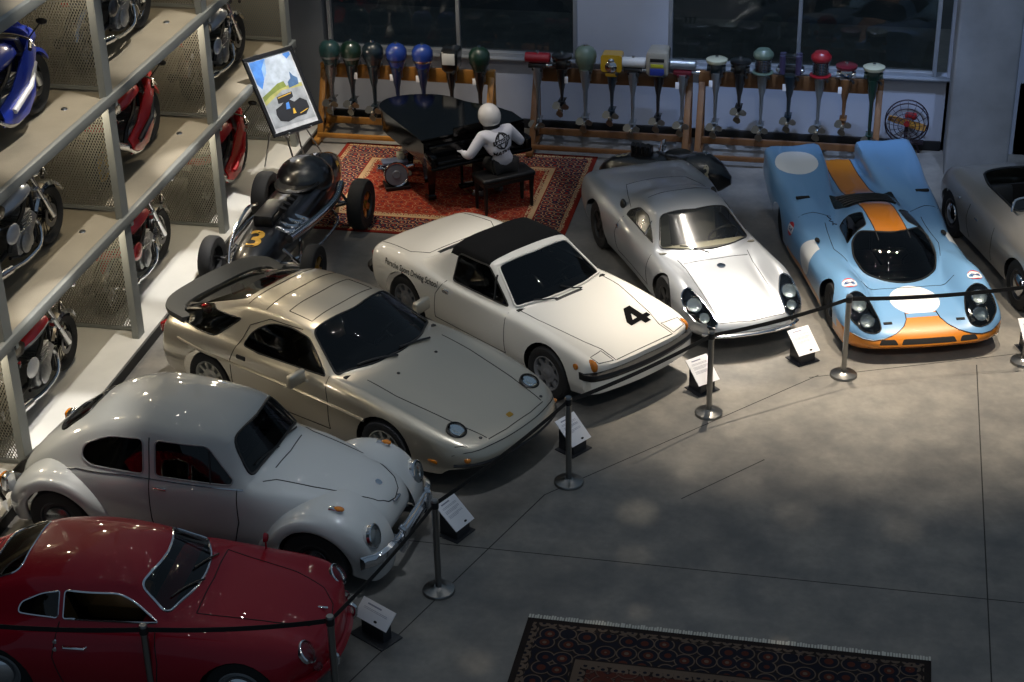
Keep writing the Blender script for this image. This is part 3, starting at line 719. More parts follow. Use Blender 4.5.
def car_928():
    x, y, a = POSE['928']; R = thing('hatchback_coupe', 'silver beige hatchback coupe with a large grey rear spoiler', 'car', (x, y, 0), a, 'cars on show')
    c = Car(R, net_928()); body = paint('warm_silver', 'bab3a3', .78, .36, 1.); c.slot(body)
    arches(c, (1.25, -1.25), .375, .5, .32)
    ws = rpoly([(.525, -.735), (.73, -.36), (.775, 0), (.73, .36), (.525, .735), (.07, .565), (.135, 0), (.07, -.565)], [.06, .1, .1, .1, .06, .06, .1, .06])
    c.line('windscreen_seal', [(ws, 'top', 1)], blackp, .012, closed=True)
    c.window('windscreen', ws, 'top', None, lambda q, n: n.x > .2 and q.z > .86)
    def side(sg):
        w = rpoly([(.42, .86), (-.50, .855), (-.75, .875), (-.68, 1.02), (-.48, 1.14), (-.2, 1.165), (.06, 1.125)], [.03, 0, .05, .08, .1, .1, .06])
        q = rpoly([(-.88, 1.085), (-1.14, .875), (-1.60, .865), (-1.86, .90), (-1.45, 1.03)], [.05, .04, .04, .04, .05])
        c.window('door_window', w, 'side', None, SIDE(sg, .35)); c.window('quarter_window', q, 'side', None, SIDE(sg, .35))
        c.line('window_seal', [(w, 'side', sg), (q, 'side', sg)], blackp, .008, closed=True)
    S2(side)
    h = rpoly([(-1.0, -.43), (-1.0, .43), (-1.72, .47), (-1.96, .42), (-1.96, -.42), (-1.72, -.47)], [.08, .08, .1, .08, .08, .1])
    c.window('hatch_glass', h, 'top', None, lambda q, n: n.z > .2)
    g = []
    for sg in (-1, 1):
        g += [([(.46, .87), (.5, .62), (.5, .3)], 'side', sg), ([(-.78, .93), (-.88, .7), (-.86, .3)], 'side', sg), ([(.5, .3), (-.86, .3)], 'side', sg)]
        g += [([(.82, sg*.60), (1.2, sg*.60), (1.8, sg*.53), (2.24, sg*.45)], 'top', 1)]
        g += [([(-.78, .93), (-.74, 1.06), (-.5, 1.17), (-.05, 1.175)], 'side', sg)]
    g += [([(2.26, -.45), (2.29, -.2), (2.29, .2), (2.26, .45)], 'top', 1), ([(-.36, -.46), (-.36, .46), (-.03, .47), (-.03, -.47), (-.36, -.46)], 'top', 1), ([(-.62, -.54), (-.62, .54)], 'top', 1), ([(-.9, -.52), (-.9, .52)], 'top', 1)]
    g += [([(2.18, -.68), (2.08, -.76)], 'top', 1)]
    c.line('panel_gap', g, gap, .005)
    c.line('side_moulding', [([(1.0, .585), (.3, .615), (-.8, .655), (-1.7, .70)], 'side', sg) for sg in (-1, 1)], body, .018)
    def lamps(sg):
        p = c.hit((1.98, sg*.60), 'top', 1); o = headlamp(R, p+Vector((0, 0, .012)), (.42, 0, 1), .10, blackp)
        f = MB(); f.tube([(1.80, sg*.49, 0), (1.97, sg*.47, 0), (2.1, sg*.52, 0)], .004)
        ind = MB(); q = c.hit((sg*.70, .455), 'front', 1); ind.box(q+Vector((-.03, 0, 0)), (.06, .10, .05), .02); ind.build('turn_lamp', amber, R)
        mk = MB(); q = c.hit((1.86, .40), 'side', sg); mk.box(q, (.14, .012, .035), .005); mk.build('side_marker', amber, R)
        tl = MB(); q = c.hit((sg*.55, .6), 'front', -1); tl.box(q, (.05, .26, .12), .03); tl.build('tail_lamp', redlens, R)
        hd = MB(); q = c.hit((-.72, .76), 'side', sg); hd.box(q, (.13, .025, .05), .01); hd.build('door_handle', gap, R)
        m = mirror_part(R, (.20, sg*1.0, .86), sg, body, .24, .15)
    S2(lamps)
    c.line('bumper_strip', [([(-.80, .395), (-.6, .41), (-.3, .415), (0, .415), (.3, .415), (.6, .41), (.80, .395)], 'front', 1)], blackp, .02)
    c.line('bumper_gap', [([(-.80, .50), (-.72, .535), (-.5, .55), (0, .555), (.5, .55), (.72, .535), (.80, .50)], 'front', 1)], gap, .005)
    k = MB(); q = c.hit((2.18, 0), 'top', 1); k.prism(rpoly([(-.035, -.028), (.035, -.028), (.035, .028), (-.035, .028)], .015), .008, q, (.3, 0, 1)); k.build('bonnet_crest', mat('gilt', 'b08a3c', .3, .8), R)
    nz = MB()
    for xx, yy in ((.98, -.3), (1.0, .28), (2.2, -.5), (2.2, .5)):
        q = c.hit((xx, yy), 'top', 1)
        if q: nz.ball(q, (.02, .02, .014), 8, 5)
    nz.build('washer_nozzle', blackp, R)
    wipers(c, [((.80, -.1), (.62, -.52)), ((.80, .42), (.74, 0))], r=.012)
    # rear spoiler: thick grey wing wrapped round the hatch
    sp = MB(); grey = mat('spoiler_grey', '3b3c3a', .5)
    P = smooth_path([Vector(p) for p in ((-1.68, -.79, .885), (-1.93, -.78, .935), (-2.08, -.55, .965), (-2.11, 0, .98), (-2.08, .55, .965), (-1.93, .78, .935), (-1.68, .79, .885))], 6)
    N = len(P); rings = []
    for i, p in enumerate(P):
        t = abs(i/(N-1)*2-1); inw = Vector((.15*(1-t**3)+.05, -p.y*.10-.06*t*(1 if p.y > 0 else -1), -.05*(1-t)-.005))
        rings.append([p+Vector((0, 0, -.03)), p+Vector((-.015, 0, .0)), p+Vector((0, 0, .03)), p+inw*.5+Vector((0, 0, .03)), p+inw+Vector((0, 0, .012)), p+inw+Vector((0, 0, -.02))])
    sp.loft(rings)
    for sg in (-1, 1): sp.box((-1.9, sg*.62, .89), (.2, .05, .1), .02)
    sp.build('rear_spoiler', grey, R)
    cl = MB(); cl.box((-1.60, -.50, .93), (.12, .09, .1), .03); cl.box((-1.60, .50, .93), (.12, .09, .1), .03); cl.build('rear_seat_lamp', redlens, R)
    c.finish(); under(R, (1.25, -1.25), -1.9, 1.8)
    interior(R, -1.0, .62, .72, .25, .88, mat('grey_leather', '262524', .5), -.35, .38, seath=.6)
    rs = MB(); rs.box((-1.15, 0, .62), (.3, 1.0, .3), .08); rs.build('rear_seat', mat('grey_leather', '262524'), R)
    ls = mat('light_alloy', 'b5b3aa', .4, .3)
    for xx in (1.25, -1.25):
        for sg in (-1, 1): wheel(R, xx, sg*.785, .32, .22, ls, 'slots', ls, .68)
    return R

def car_bug():
    K = SXS['bug']; x, y, a = POSE['bug']; R = thing('rounded_saloon', 'pale grey white rounded saloon car with separate wings and running boards', 'car', (x, y, 0), a, 'cars on show')
    c = Car(R, net_bug(), sx=K); body = paint('pale_grey', 'a9acab', 0, .45, 1.); c.slot(body)
    X = lambda v: v*K
    ws = rpoly([(X(.615), -.525), (X(.645), -.25), (X(.65), 0), (X(.645), .25), (X(.615), .525), (X(.425), .42), (X(.465), .2), (X(.47), 0), (X(.465), -.2), (X(.425), -.42)], [.08, .1, 0, .1, .08, .07, .1, 0, .1, .07])
    c.line('windscreen_seal', [(ws, 'top', 1)], blackp, .014, closed=True)
    c.window('windscreen', ws, 'top', None, lambda q, n: n.x > .3 and q.z > .98)
    def side(sg):
        q = rpoly([(-.38, .945), (-.38, 1.285), (-.75, 1.255), (-1.02, 1.12), (-1.06, .99), (-.95, .94)], [.05, .06, .12, .1, .06, .06])
        w = rpoly([(-.26, .945), (-.26, 1.285), (.25, 1.275), (.52, 1.0), (.50, .955)], [.05, .06, .06, .05, .03])
        c.window('quarter_window', q, 'side', None, SIDE(sg, .3)); c.window('door_window', w, 'side', None, SIDE(sg, .3))
        c.line('window_seal', [(q, 'side', sg), (w, 'side', sg)], mat('grey_seal', '85878a', .4, .3), .009, closed=True)
        c.line('quarterlight_bar', [([(.30, .95), (.27, 1.24)], 'side', sg)], blackp, .010)
    S2(side)
    c.window('rear_window', rpoly([(-.34, 1.06), (.34, 1.06), (.28, 1.30), (-.28, 1.30)], .1), 'front', None, lambda q, n: q.x < -.6 and n.x < -.2)
    c.line('rear_window_seal', [(rpoly([(-.34, 1.06), (.34, 1.06), (.28, 1.30), (-.28, 1.30)], .1), 'front', -1)], blackp, .014, closed=True)
    hood = [(X(.70), -.5), (X(.80), -.44), (X(1.1), -.385), (X(1.45), -.30), (X(1.62), -.21), (X(1.68), -.12), (X(1.695), 0), (X(1.68), .12), (X(1.62), .21), (X(1.45), .30), (X(1.1), .385), (X(.8), .44), (X(.70), .5)]
    g = [(hood, 'top', 1), ([(X(.74), -.3), (X(.76), 0), (X(.74), .3)], 'top', 1)]
    for sg in (-1, 1): g += [([(.56, .93), (.57, .6), (.5, .34)], 'side', sg), ([(-.32, 1.3), (-.32, .5), (-.30, .34)], 'side', sg), ([(.5, .34), (-.3, .34)], 'side', sg)]
    c.line('panel_gap', g, gap, .0055)
    c.line('belt_moulding', [([(.62, .925), (0, .915), (-.6, .91), (-1.1, .87), (-1.4, .78)], 'side', sg) for sg in (-1, 1)], chrome, .008)
    # wings: swept shells round each wheel
    def wing(xc, sg, front):
        mb = MB(); A = []
        # angle, inner radius-edge r at crown, width
        keys = [(-18, .60, .66), (10, .60, .72), (40, .585, .76), (70, .55, .775), (95, .52, .775), (125, .50, .765), (155, .52, .75), (178, .62, .70), (192, .70, .66)] if front else \
               [(-12, .68, .66), (2, .62, .70), (25, .55, .75), (55, .52, .775), (85, .51, .78), (115, .51, .78), (145, .54, .76), (172, .58, .72), (195, .58, .66)]
        th = [math.radians(k[0]) for k in keys]; Y = np.array([[k[1], k[2]] for k in keys]); q = np.linspace(th[0], th[-1], 36)
        V = pchip(th, Y, q); rings = []
        rin = .365
        for t, (r, w) in zip(q, V):
            d = Vector((math.cos(t), 0, math.sin(t))); o = Vector((xc, 0, .32))
            yb = .28 if front else .40
            prof = [(r+.035, yb), (r+.035, yb+.1), (r+.01, w-.14), (r-.035, w-.05), (rin+.09, w-.01), (rin+.02, w), (rin-.01, w-.015), (rin, w-.06)]
            if not front: prof[0] = (r+.02, yb); prof[1] = (r+.03, yb+.08)
            pts = smooth_path([Vector((p, s_, 0)) for p, s_ in prof], 3)
            rings.append([o+d*p.x+Vector((0, sg*p.y, 0)) for p in pts])
        mb.loft(rings, closed=False, cap=False)
        return mb.build('front_wing' if front else 'rear_wing', body, R)
    arches(c, (X(1.2), X(-1.2)), .47, .30, .34)
    for sg in (-1, 1):
        wf = wing(X(1.2), sg, True); wr = wing(X(-1.2), sg, False)
        # headlamp set into the wing, turn lamp on top
        ho = headlamp(R, (X(1.2)+.545, sg*.565, .615), (1, 0, .28), .108, chrome, .16)
        pod = MB(); pod.lathe([(.112, 0), (.115, -.08), (.10, -.2), (.05, -.32)], (X(1.2)+.545, sg*.565, .615), (1, 0, .28), 22); pod.build('lamp_pod', body, wf)
        tn = MB(); tn.box((X(1.2)+.20, sg*.60, .865), (.13, .06, .035), .015); o = tn.build('turn_lamp', chrome, R)
        tn = MB(); tn.ball((X(1.2)+.235, sg*.60, .872), (.055, .03, .026), 12, 6); tn.build('lens', amber, o)
        rbd = MB(); rbd.box((0, sg*.70, .30), (1.36, .16, .035), .012); rbd.build('running_board', rubber, R)
        tl = MB(); tl.box((X(-1.2)-.56, sg*.62, .60), (.1, .15, .2), .05); o = tl.build('tail_lamp', chrome, R)
        tl = MB(); tl.box((X(-1.2)-.60, sg*.62, .62), (.06, .12, .14), .03); tl.build('lens', amber, o)
        hd = MB(); q = c.hit((-.2, .845), 'side', sg); hd.box(q+Vector((0, sg*.02, 0)), (.14, .02, .025), .008); hd.build('door_handle', chrome, R)
        for xx in (X(1.2), X(-1.2)): wheel(R, xx, sg*.655, .32, .16, mat('wheel_grey', '2b2c2e', .5), 'cap', mat('dull_chrome', '8f9296', .25, 1.), .62)
    for nm, xb, s_ in (('front_bumper', 2.02, 1), ('rear_bumper', -2.06, -1)):
        b = MB(); P = smooth_path([Vector((xb-s_*.2, -.76, .42)), Vector((xb-s_*.06, -.62, .43)), Vector((xb, -.3, .43)), Vector((xb, .3, .43)), Vector((xb-s_*.06, .62, .43)), Vector((xb-s_*.2, .76, .42))], 5)
        b.loft([[p+Vector((-s_*.03, 0, -.07)), p+Vector((s_*.01, 0, -.045)), p+Vector((s_*.02, 0, 0)), p+Vector((s_*.01, 0, .045)), p+Vector((-s_*.03, 0, .07))] for p in P])
        if s_ > 0:
            for yy in (-.33, .33): b.tube([(xb+.01, yy, .33), (xb+.05, yy, .42), (xb+.04, yy, .56), (xb+.0, yy, .6)], .03, 10, smooth=3)
            b.tube([(xb+.02, -.34, .57), (xb+.03, 0, .58), (xb+.02, .34, .57)], .02, 8, smooth=3)
        b.box((xb-s_*.15, -.25, .40), (.3, .04, .06)); b.box((xb-s_*.15, .25, .40), (.3, .04, .06))
        b.build(nm, chrome, R)
    wipers(c, [((X(.655), -.04), (X(.60), -.42)), ((X(.65), .38), (X(.645), .03))])
    k = MB(); q = c.hit((X(1.55), 0), 'top', 1); k.lathe([(.035, 0), (.035, .008), (0, .01)], q, (.5, 0, 1), 16); k.build('bonnet_badge', chrome, R)
    hh = MB(); q = c.hit((X(1.70), 0), 'top', 1); hh.tube([q+Vector((-.02, -.06, .0)), q+Vector((.02, -.05, .02)), q+Vector((.02, .05, .02)), q+Vector((-.02, .06, 0))], .012, 8); hh.build('bonnet_handle', chrome, R)
    c.finish(); under(R, (X(1.2), X(-1.2)), -1.6, 1.6, .5, .42, .55)
    interior(R, -.95, .62, .56, .3, .93, mat('brown_leatherette', '1c1613', .6), -.2, .3, seath=.55)
    return R

def car_356():
    x, y, a = POSE['356']; R = thing('red_coupe', 'dark red rounded coupe with chrome window trim in the bottom left corner', 'car', (x, y, 0), a, 'cars on show')
    c = Car(R, net_356()); body = mat('paint_dark_red', '8b041c', .5, 0, .6, .012, .15); c.slot(body)
    arches(c, (1.05, -1.05), .345, .45, .30)
    ws = rpoly([(.45, -.555), (.59, -.25), (.615, 0), (.59, .25), (.45, .555), (.195, .425), (.285, .2), (.30, 0), (.285, -.2), (.195, -.425)], [.07, .1, .1, .1, .07, .06, .1, 0, .1, .06])
    c.line('windscreen_trim', [(ws, 'top', 1)], chrome, .011, closed=True)
    c.window('windscreen', ws, 'top', None, lambda q, n: n.x > .2 and q.z > .87)
    wmat = glass('car_glass', (.34, .36, .36))
    def side(sg):
        q = rpoly([(-.47, .885), (-.47, 1.07), (-.62, 1.045), (-.80, .965), (-.83, .885)], [.02, .02, .05, .06, .04])
        w = rpoly([(-.42, .885), (-.42, 1.08), (0.03, 1.06), (.18, 1.0), (.38, .885)], [.02, .03, .06, .06, .02])
        c.window('quarter_window', q, 'side', None, SIDE(sg, .3)); c.hole(w, 'side', SIDE(sg, .3))
        c.line('window_trim', [(q, 'side', sg), (w, 'side', sg)], chrome, .009, closed=True)
    S2(side)
    rw = rpoly([(-.86, -.38), (-.86, .38), (-1.22, .40), (-1.22, -.40)], .1)
    c.window('rear_window', rw, 'top', None, lambda q, n: n.z > .1); c.line('rear_window_trim', [(rw, 'top', 1)], chrome, .010, closed=True)
    hood = [(.66, -.46), (.9, -.42), (1.3, -.36), (1.55, -.27), (1.66, -.12), (1.68, 0), (1.66, .12), (1.55, .27), (1.3, .36), (.9, .42), (.66, .46), (.68, 0), (.66, -.46)]
    g = [(hood, 'top', 1), ([(-1.30, -.3), (-1.30, .3), (-1.7, .28), (-1.78, 0), (-1.7, -.28), (-1.3, -.3)], 'top', 1)]
    for sg in (-1, 1): g += [([(.37, .86), (.40, .6), (.36, .28)], 'side', sg), ([(-.45, .86), (-.5, .6), (-.42, .28)], 'side', sg), ([(.36, .28), (-.42, .28)], 'side', sg)]
    c.line('panel_gap', g, gap, .005)
    c.line('sill_strip', [([(.75, .22), (-.75, .22)], 'side', sg) for sg in (-1, 1)], chrome, .010)
    hs = c.hit((1.60, 0), 'top', 1); hm = MB(); hm.box(hs+Vector((0, 0, .01)), (.10, .025, .02), .008); hm.build('bonnet_handle', chrome, R)
    def lamps(sg):
        p = c.hit((1.60, sg*.545), 'top', 1); p = p+Vector((-.0, 0, -.035))
        headlamp(R, p, (1, sg*.05, .75), .098, chrome, .12)
        pk = MB(); pk.ball((1.66, sg*.50, .46), (.05, .045, .04), 12, 8); pk.build('turn_lamp', clear_glass, R)
        ov = MB(); ov.tube([(1.73, sg*.34, .32), (1.79, sg*.34, .38), (1.79, sg*.34, .46), (1.73, sg*.34, .49)], .02, 10, smooth=3); ov.build('overrider', chrome, R)
        hd = MB(); q = c.hit((-.30, .70), 'side', sg); hd.tube([q+Vector((-.1, 0, 0)), q+Vector((-.09, sg*.025, 0)), q+Vector((.09, sg*.025, 0)), q+Vector((.1, 0, 0))], .010, 8); hd.build('door_handle', chrome, R)
        for dz in (0, -.06): lk = MB(); q = c.hit((-.47, .73+dz), 'side', sg); lk.lathe([(.02, 0), (.018, .012), (0, .014)], q, (0, sg, 0), 12); lk.build('door_lock', chrome, R)
        tl = MB(); q = c.hit((sg*.48, .5), 'front', -1); tl.ball(q, (.04, .05, .04), 12, 6); tl.build('tail_lamp', redlens, R)
        for xx in (1.05, -1.05): wheel(R, xx, sg*.655, .31, .165, mat('wheel_silver', '85878a', .35, .6), 'cap', chrome, .64)
    S2(lamps)
    b = MB(); P = smooth_path([Vector(p) for p in ((1.45, -.71, .36), (1.62, -.6, .37), (1.76, -.3, .38), (1.79, 0, .38), (1.76, .3, .38), (1.62, .6, .37), (1.45, .71, .36))], 5)
    b.loft([[p+Vector((-.06, 0, -.05)), p+Vector((.0, 0, -.045)), p+Vector((.02, 0, 0)), p+Vector((.0, 0, .045)), p+Vector((-.06, 0, .05))] for p in P]); b.build('front_bumper', body, R)
    b = MB(); P = smooth_path([Vector(p) for p in ((-1.75, -.7, .40), (-1.95, -.58, .41), (-2.1, -.3, .42), (-2.12, 0, .42), (-2.1, .3, .42), (-1.95, .58, .41), (-1.75, .7, .40))], 5)
    b.loft([[p+Vector((.06, 0, -.05)), p+Vector((.0, 0, -.045)), p+Vector((-.02, 0, 0)), p+Vector((.0, 0, .045)), p+Vector((.06, 0, .05))] for p in P]); b.build('rear_bumper', body, R)
    m = MB(); q = c.hit((.95, .62), 'top', 1); m.cyl(q, q+Vector((0, .01, .09)), .008, n=8); m.lathe([(.0, -.03), (.035, -.02), (.045, .01), (.0, .012)], q+Vector((0, .01, .11)), (-1, 0, 0), 14); m.build('wing_mirror', body, R)
    wipers(c, [((.62, -.1), (.44, -.42)), ((.62, .3), (.52, -.04))])
    c.finish(); under(R, (1.05, -1.05), -1.6, 1.5)
    interior(R, -.85, .45, .62, .25, .87, mat('tan_leather', '8a6a3c', .5), -.32, .32, dash=body, seath=.5)
    return R

def car_904():
    x, y, a = POSE['904']; R = thing('race_coupe', 'low silver race coupe with a white lit bonnet and faired headlamps', 'car', (x, y, 0), a, 'cars on show')
    c = Car(R, net_904()); body = paint('silver', 'b0b4b9', .72, .42, .6); c.slot(body)
    arches(c, (.98, -1.32), .345, .60, .31)
    ws = rpoly([(.415, -.565), (.60, -.28), (.65, 0), (.60, .28), (.415, .565), (.03, .425), (.09, 0), (.03, -.425)], [.08, .1, .1, .1, .08, .06, 0, .06])
    c.line('windscreen_seal', [(ws, 'top', 1)], blackp, .010, closed=True)
    c.window('windscreen', ws, 'top', glass('pale_glass', (.86, .86, .82), .16, 1.6), lambda q, n: n.x > .2 and q.z > .7)
    def side(sg):
        w = rpoly([(-.60, .745), (-.60, .80), (-.42, .905), (-.14, .91), (.26, .735)], [.02, .04, .08, .06, .02])
        c.window('door_window', w, 'side', glass('pale_glass'), SIDE(sg, .3)); c.line('window_trim', [(w, 'side', sg)], blackp, .008, closed=True)
        c.line('window_divider', [([(.02, .73), (-.02, .89)], 'side', sg)], chrome, .009)
        hl = rpoly([(1.42, sg*.685), (1.36, sg*.56), (1.56, sg*.465), (1.90, sg*.41), (1.93, sg*.48), (1.84, sg*.625), (1.62, sg*.70)], [.05, .07, .08, .03, .03, .07, .08])
        f = c.cut(hl, 'top', lambda q, n: n.z > .02)
        cov = c.take('headlamp_cover', f, clear_glass)
        c.line('headlamp_rim', [(hl, 'top', 1)], chrome, .009, closed=True)
        # black bucket with two lamps under the cover
        b = MB(); pts = [c.hit(p, 'top', 1) for p in hl]; pts = [p+Vector((0, 0, -.012)) for p in pts if p]
        cen = sum(pts, Vector())/len(pts)+Vector((-.02, 0, -.13)); n = len(pts)
        b.add(pts+[p.lerp(cen, .5)+Vector((0, 0, -.05)) for p in pts]+[cen], [(i, (i+1) % n, n+(i+1) % n, n+i) for i in range(n)]+[(n+i, n+(i+1) % n, 2*n) for i in range(n)])
        o = b.build('headlamp_bucket', gloss_black, cov)
        headlamp(R, (1.58, sg*.58, .535), (1, 0, .9), .088, chrome, .08)
        headlamp(R, (1.77, sg*.53, .455), (1, 0, .8), .06, chrome, .05)
        sc = MB(); p = c.hit((-.80, .78), 'side', sg); p.y -= sg*.01
        sc.ball(p, (.07, .035, .085), 14, 8); sc.build('air_scoop', blackp, R)
        fc = MB(); p = c.hit((-.62, .60), 'side', sg); fc.lathe([(.03, 0), (.03, .012), (0, .014)], p, (0, sg, 0), 14); fc.build('door_latch', chrome, R)
        for xx in (.98, -1.32): wheel(R, xx, sg*(.63 if xx > 0 else .67), .315, .18, mat('wheel_black', '18191a', .5), 'five', mat('wheel_black', '18191a'), .62)
    S2(side)
    g = [([(.68, -.44), (.9, -.41), (1.5, -.40), (1.9, -.39)], 'top', 1), ([(.68, .44), (.9, .41), (1.5, .40), (1.9, .39)], 'top', 1), ([(1.90, -.39), (1.93, 0), (1.90, .39)], 'top', 1), ([(.78, -.4), (.80, 0), (.78, .4)], 'top', 1)]
    for sg in (-1, 1): g += [([(.40, .66), (.42, .3)], 'side', sg), ([(-.62, .72), (-.66, .5), (-.6, .3)], 'side', sg), ([(.42, .28), (-.6, .28)], 'side', sg)]
    g += [([(-.45, -.40), (-.45, .40)], 'top', 1), ([(-.62, -.56), (-.9, -.5), (-1.25, -.4), (-1.3, 0), (-1.25, .4), (-.9, .5), (-.62, .56)], 'top', 1)]
    c.line('panel_gap', g, gap, .004)
    rw = MB()
    k = MB(); q = c.hit((.95, 0), 'top', 1); k.lathe([(.05, -.002), (.05, .008), (.035, .012), (0, .012)], q, (.1, 0, 1), 20); k.build('fuel_filler', chrome, R)
    b = MB(); P = smooth_path([Vector(p) for p in ((1.86, -.58, .30), (1.98, -.4, .305), (2.03, 0, .31), (1.98, .4, .305), (1.86, .58, .30))], 6)
    b.tube(P, .02, 8); b.build('nose_strip', chrome, R)
    c.color([(-.3, .235), (.3, .235), (.3, .285), (-.3, .285)], 'front', blackp, lambda q, n: n.x > .3 and q.x > 1.5)
    wipers(c, [((.70, -.05), (.52, -.35))])
    c.finish(); under(R, (.98, -1.32), -1.8, 1.6, .45, .5, .55)
    interior(R, -.6, .5, .6, .2, .70, mat('beige_cloth', '8d8a7a', .7), -.2, .3, dash=mat('beige_cloth', '8d8a7a'), seath=.5, zs=.2, tub=mat('grey_cloth', '5a5850', .8))
    return R

def car_917():
    x, y, a = POSE['917']; R = thing('racing_prototype', 'light blue racing prototype with orange stripe and white roundels', 'car', (x, y, 0), a, 'cars on show')
    c = Car(R, net_917()); body = paint('light_blue', '6a97c2', 0, .35, 1.); org = paint('orange', 'c6760c', 0, .35, 1.); wht = paint('white', 'd9dde0', 0, .4, .8); c.slot(body)
    edge = paint('dark_edge', '12161c', 0, .4)
    # orange nose: a wide lip round the front flaring up to the bonnet stripe
    lip = [(1.74, -.18), (1.80, -.20), (1.87, -.28), (1.93, -.45), (1.90, -.62), (1.84, -.78), (1.70, -.98), (1.2, -1.1), (2.3, -1.1), (2.3, 1.1), (1.2, 1.1), (1.70, .98), (1.84, .78), (1.90, .62), (1.93, .45), (1.87, .28), (1.80, .20), (1.74, .18)]
    ups = lambda q, n: q.x > 1.35 and q.z < .46 and not (q.x < 1.9 and abs(q.y) > .83 and q.z > .30)
    lipn = [(1.735, -.18), (1.78, -.195), (1.85, -.27), (1.915, -.42), (1.945, -.58), (1.90, -.70), (1.80, -.84), (1.62, -.90), (1.62, -.99), (2.25, -.99), (2.25, .99), (1.62, .99), (1.62, .90), (1.80, .84), (1.90, .70), (1.945, .58), (1.915, .42), (1.85, .27), (1.78, .195), (1.735, .18)]
    lipf = [(-.18, .43), (-.195, .405), (-.25, .375), (-.36, .335), (-.5, .30), (-.62, .285), (-.74, .295), (-.83, .33), (-.90, .36), (-1.0, .37), (-1.0, 0), (1.0, 0), (1.0, .37), (.90, .36), (.83, .33), (.74, .295), (.62, .285), (.5, .30), (.36, .335), (.25, .375), (.195, .405), (.18, .43)]
    c.color([(p[0], p[1]-.022) for p in lipf], 'front', org, lambda q, n: q.x > 1.55 and n.x > -.05)
    c.line('colour_edge', [([(p[0], p[1]-.022) for p in lipf[:9]], 'front', 1), ([(p[0], p[1]-.022) for p in lipf[13:]], 'front', 1)], edge, .007)
    for sg in (-1, 1): c.color([(1.9, .1), (1.9, .24), (.8, .2), (-.7, .2), (-.7, .1)], 'side', org, lambda q, n, sg=sg: q.y*sg > .7)
    # stripe over roof and tail
    for xa, xb in ((.58, -.36), (-.86, -2.1)):
        st = [(xa, -.19), (xa, .19), (xb, .19 if xa > 0 else .17), (xb, -.19 if xa > 0 else -.17)]
        c.color(st, 'top', org, lambda q, n: n.z > .3)
        c.line('colour_edge', [([(xa, s_*.19), (xb, s_*(.19 if xa > 0 else .17))], 'top', 1) for s_ in (-1, 1)], edge, .006)
    c.color(circ(1.47, 0, .285, 28), 'top', wht, lambda q, n: n.z > .1)
    c.color([(1.79, -.34), (1.79, .34), (1.72, .34), (1.72, -.34)], 'top', body, lambda q, n: n.z > .1)
    c.color(circ(-1.62, -.645, .275, 28), 'top', wht, lambda q, n: n.z > .1)
    for sg in (-1, 1): c.color(circ(.10, .40, .21, 28), 'side', wht, lambda q, n, sg=sg: q.y*sg > .7 and n.y*sg > .25)
    arches(c, (1.15,), .30, .74, .29); arches(c, (-1.15,), .27, .7, .30)
    # glass
    ws = rpoly([(1.14, 0), (1.08, -.24), (.90, -.42), (.62, -.50), (.40, -.46), (.33, -.36), (.46, -.16), (.50, 0), (.46, .16), (.33, .36), (.40, .46), (.62, .50), (.90, .42), (1.08, .24)], [.1, .1, .1, .1, .08, .04, .1, .1, .1, .04, .08, .1, .1, .1])
    dk = glass('dark_glass', (.10, .11, .11))
    c.line('windscreen_seal', [(ws, 'top', 1)], blackp, .012, closed=True)
    c.window('windscreen', ws, 'top', dk, lambda q, n: n.z > .05)
    def side(sg):
        w = rpoly([(.37, sg*.50), (.26, sg*.255), (-.06, sg*.225), (-.16, sg*.46)], [.04, .05, .04, .05])
        c.window('side_window', w, 'top', dk, lambda q, n: n.z > .05 and q.z > .58); c.line('window_seal', [(w, 'top', 1)], blackp, .007, closed=True)
        hl = rpoly([(1.52, sg*.80), (1.47, sg*.68), (1.52, sg*.56), (1.78, sg*.50), (1.96, sg*.515), (2.0, sg*.60), (1.97, sg*.74), (1.84, sg*.845), (1.64, sg*.855)], [.06, .06, .06, .08, .05, .04, .06, .07, .08])
        f = c.cut(hl, 'top', lambda q, n: n.z > .02); cov = c.take('headlamp_cover', f, clear_glass)
        c.line('headlamp_rim', [(hl, 'top', 1)], gap, .007, closed=True)
        pts = [c.hit(p, 'top', 1) for p in hl]; pts = [p+Vector((0, 0, -.01)) for p in pts if p]; n = len(pts)
        cen = sum(pts, Vector())/n+Vector((-.03, 0, -.11)); b = MB()
        b.add(pts+[p.lerp(cen, .35)+Vector((0, 0, -.07)) for p in pts]+[cen], [(i, (i+1) % n, n+(i+1) % n, n+i) for i in range(n)]+[(n+i, n+(i+1) % n, 2*n) for i in range(n)])
        b.build('headlamp_bucket', gloss_black, cov)
        headlamp(R, (1.63, sg*.70, .505), (1, 0, 1.), .088, chrome, .07); headlamp(R, (1.84, sg*.655, .40), (1, 0, 1.), .085, chrome, .06)
        # ducts on the rear deck and nose
        d = MB(); p = c.hit((-.80, sg*.76), 'top', 1); d.box(p+Vector((0, 0, .002)), (.05, .17, .03), .008); d.build('air_duct', gap, R)
        p = c.hit((1.86, sg*.42), 'top', 1); d = MB(); d.at(p, ry=.35).box((0, 0, .004), (.035, .10, .012), .004); d.build('brake_duct', gap, R)
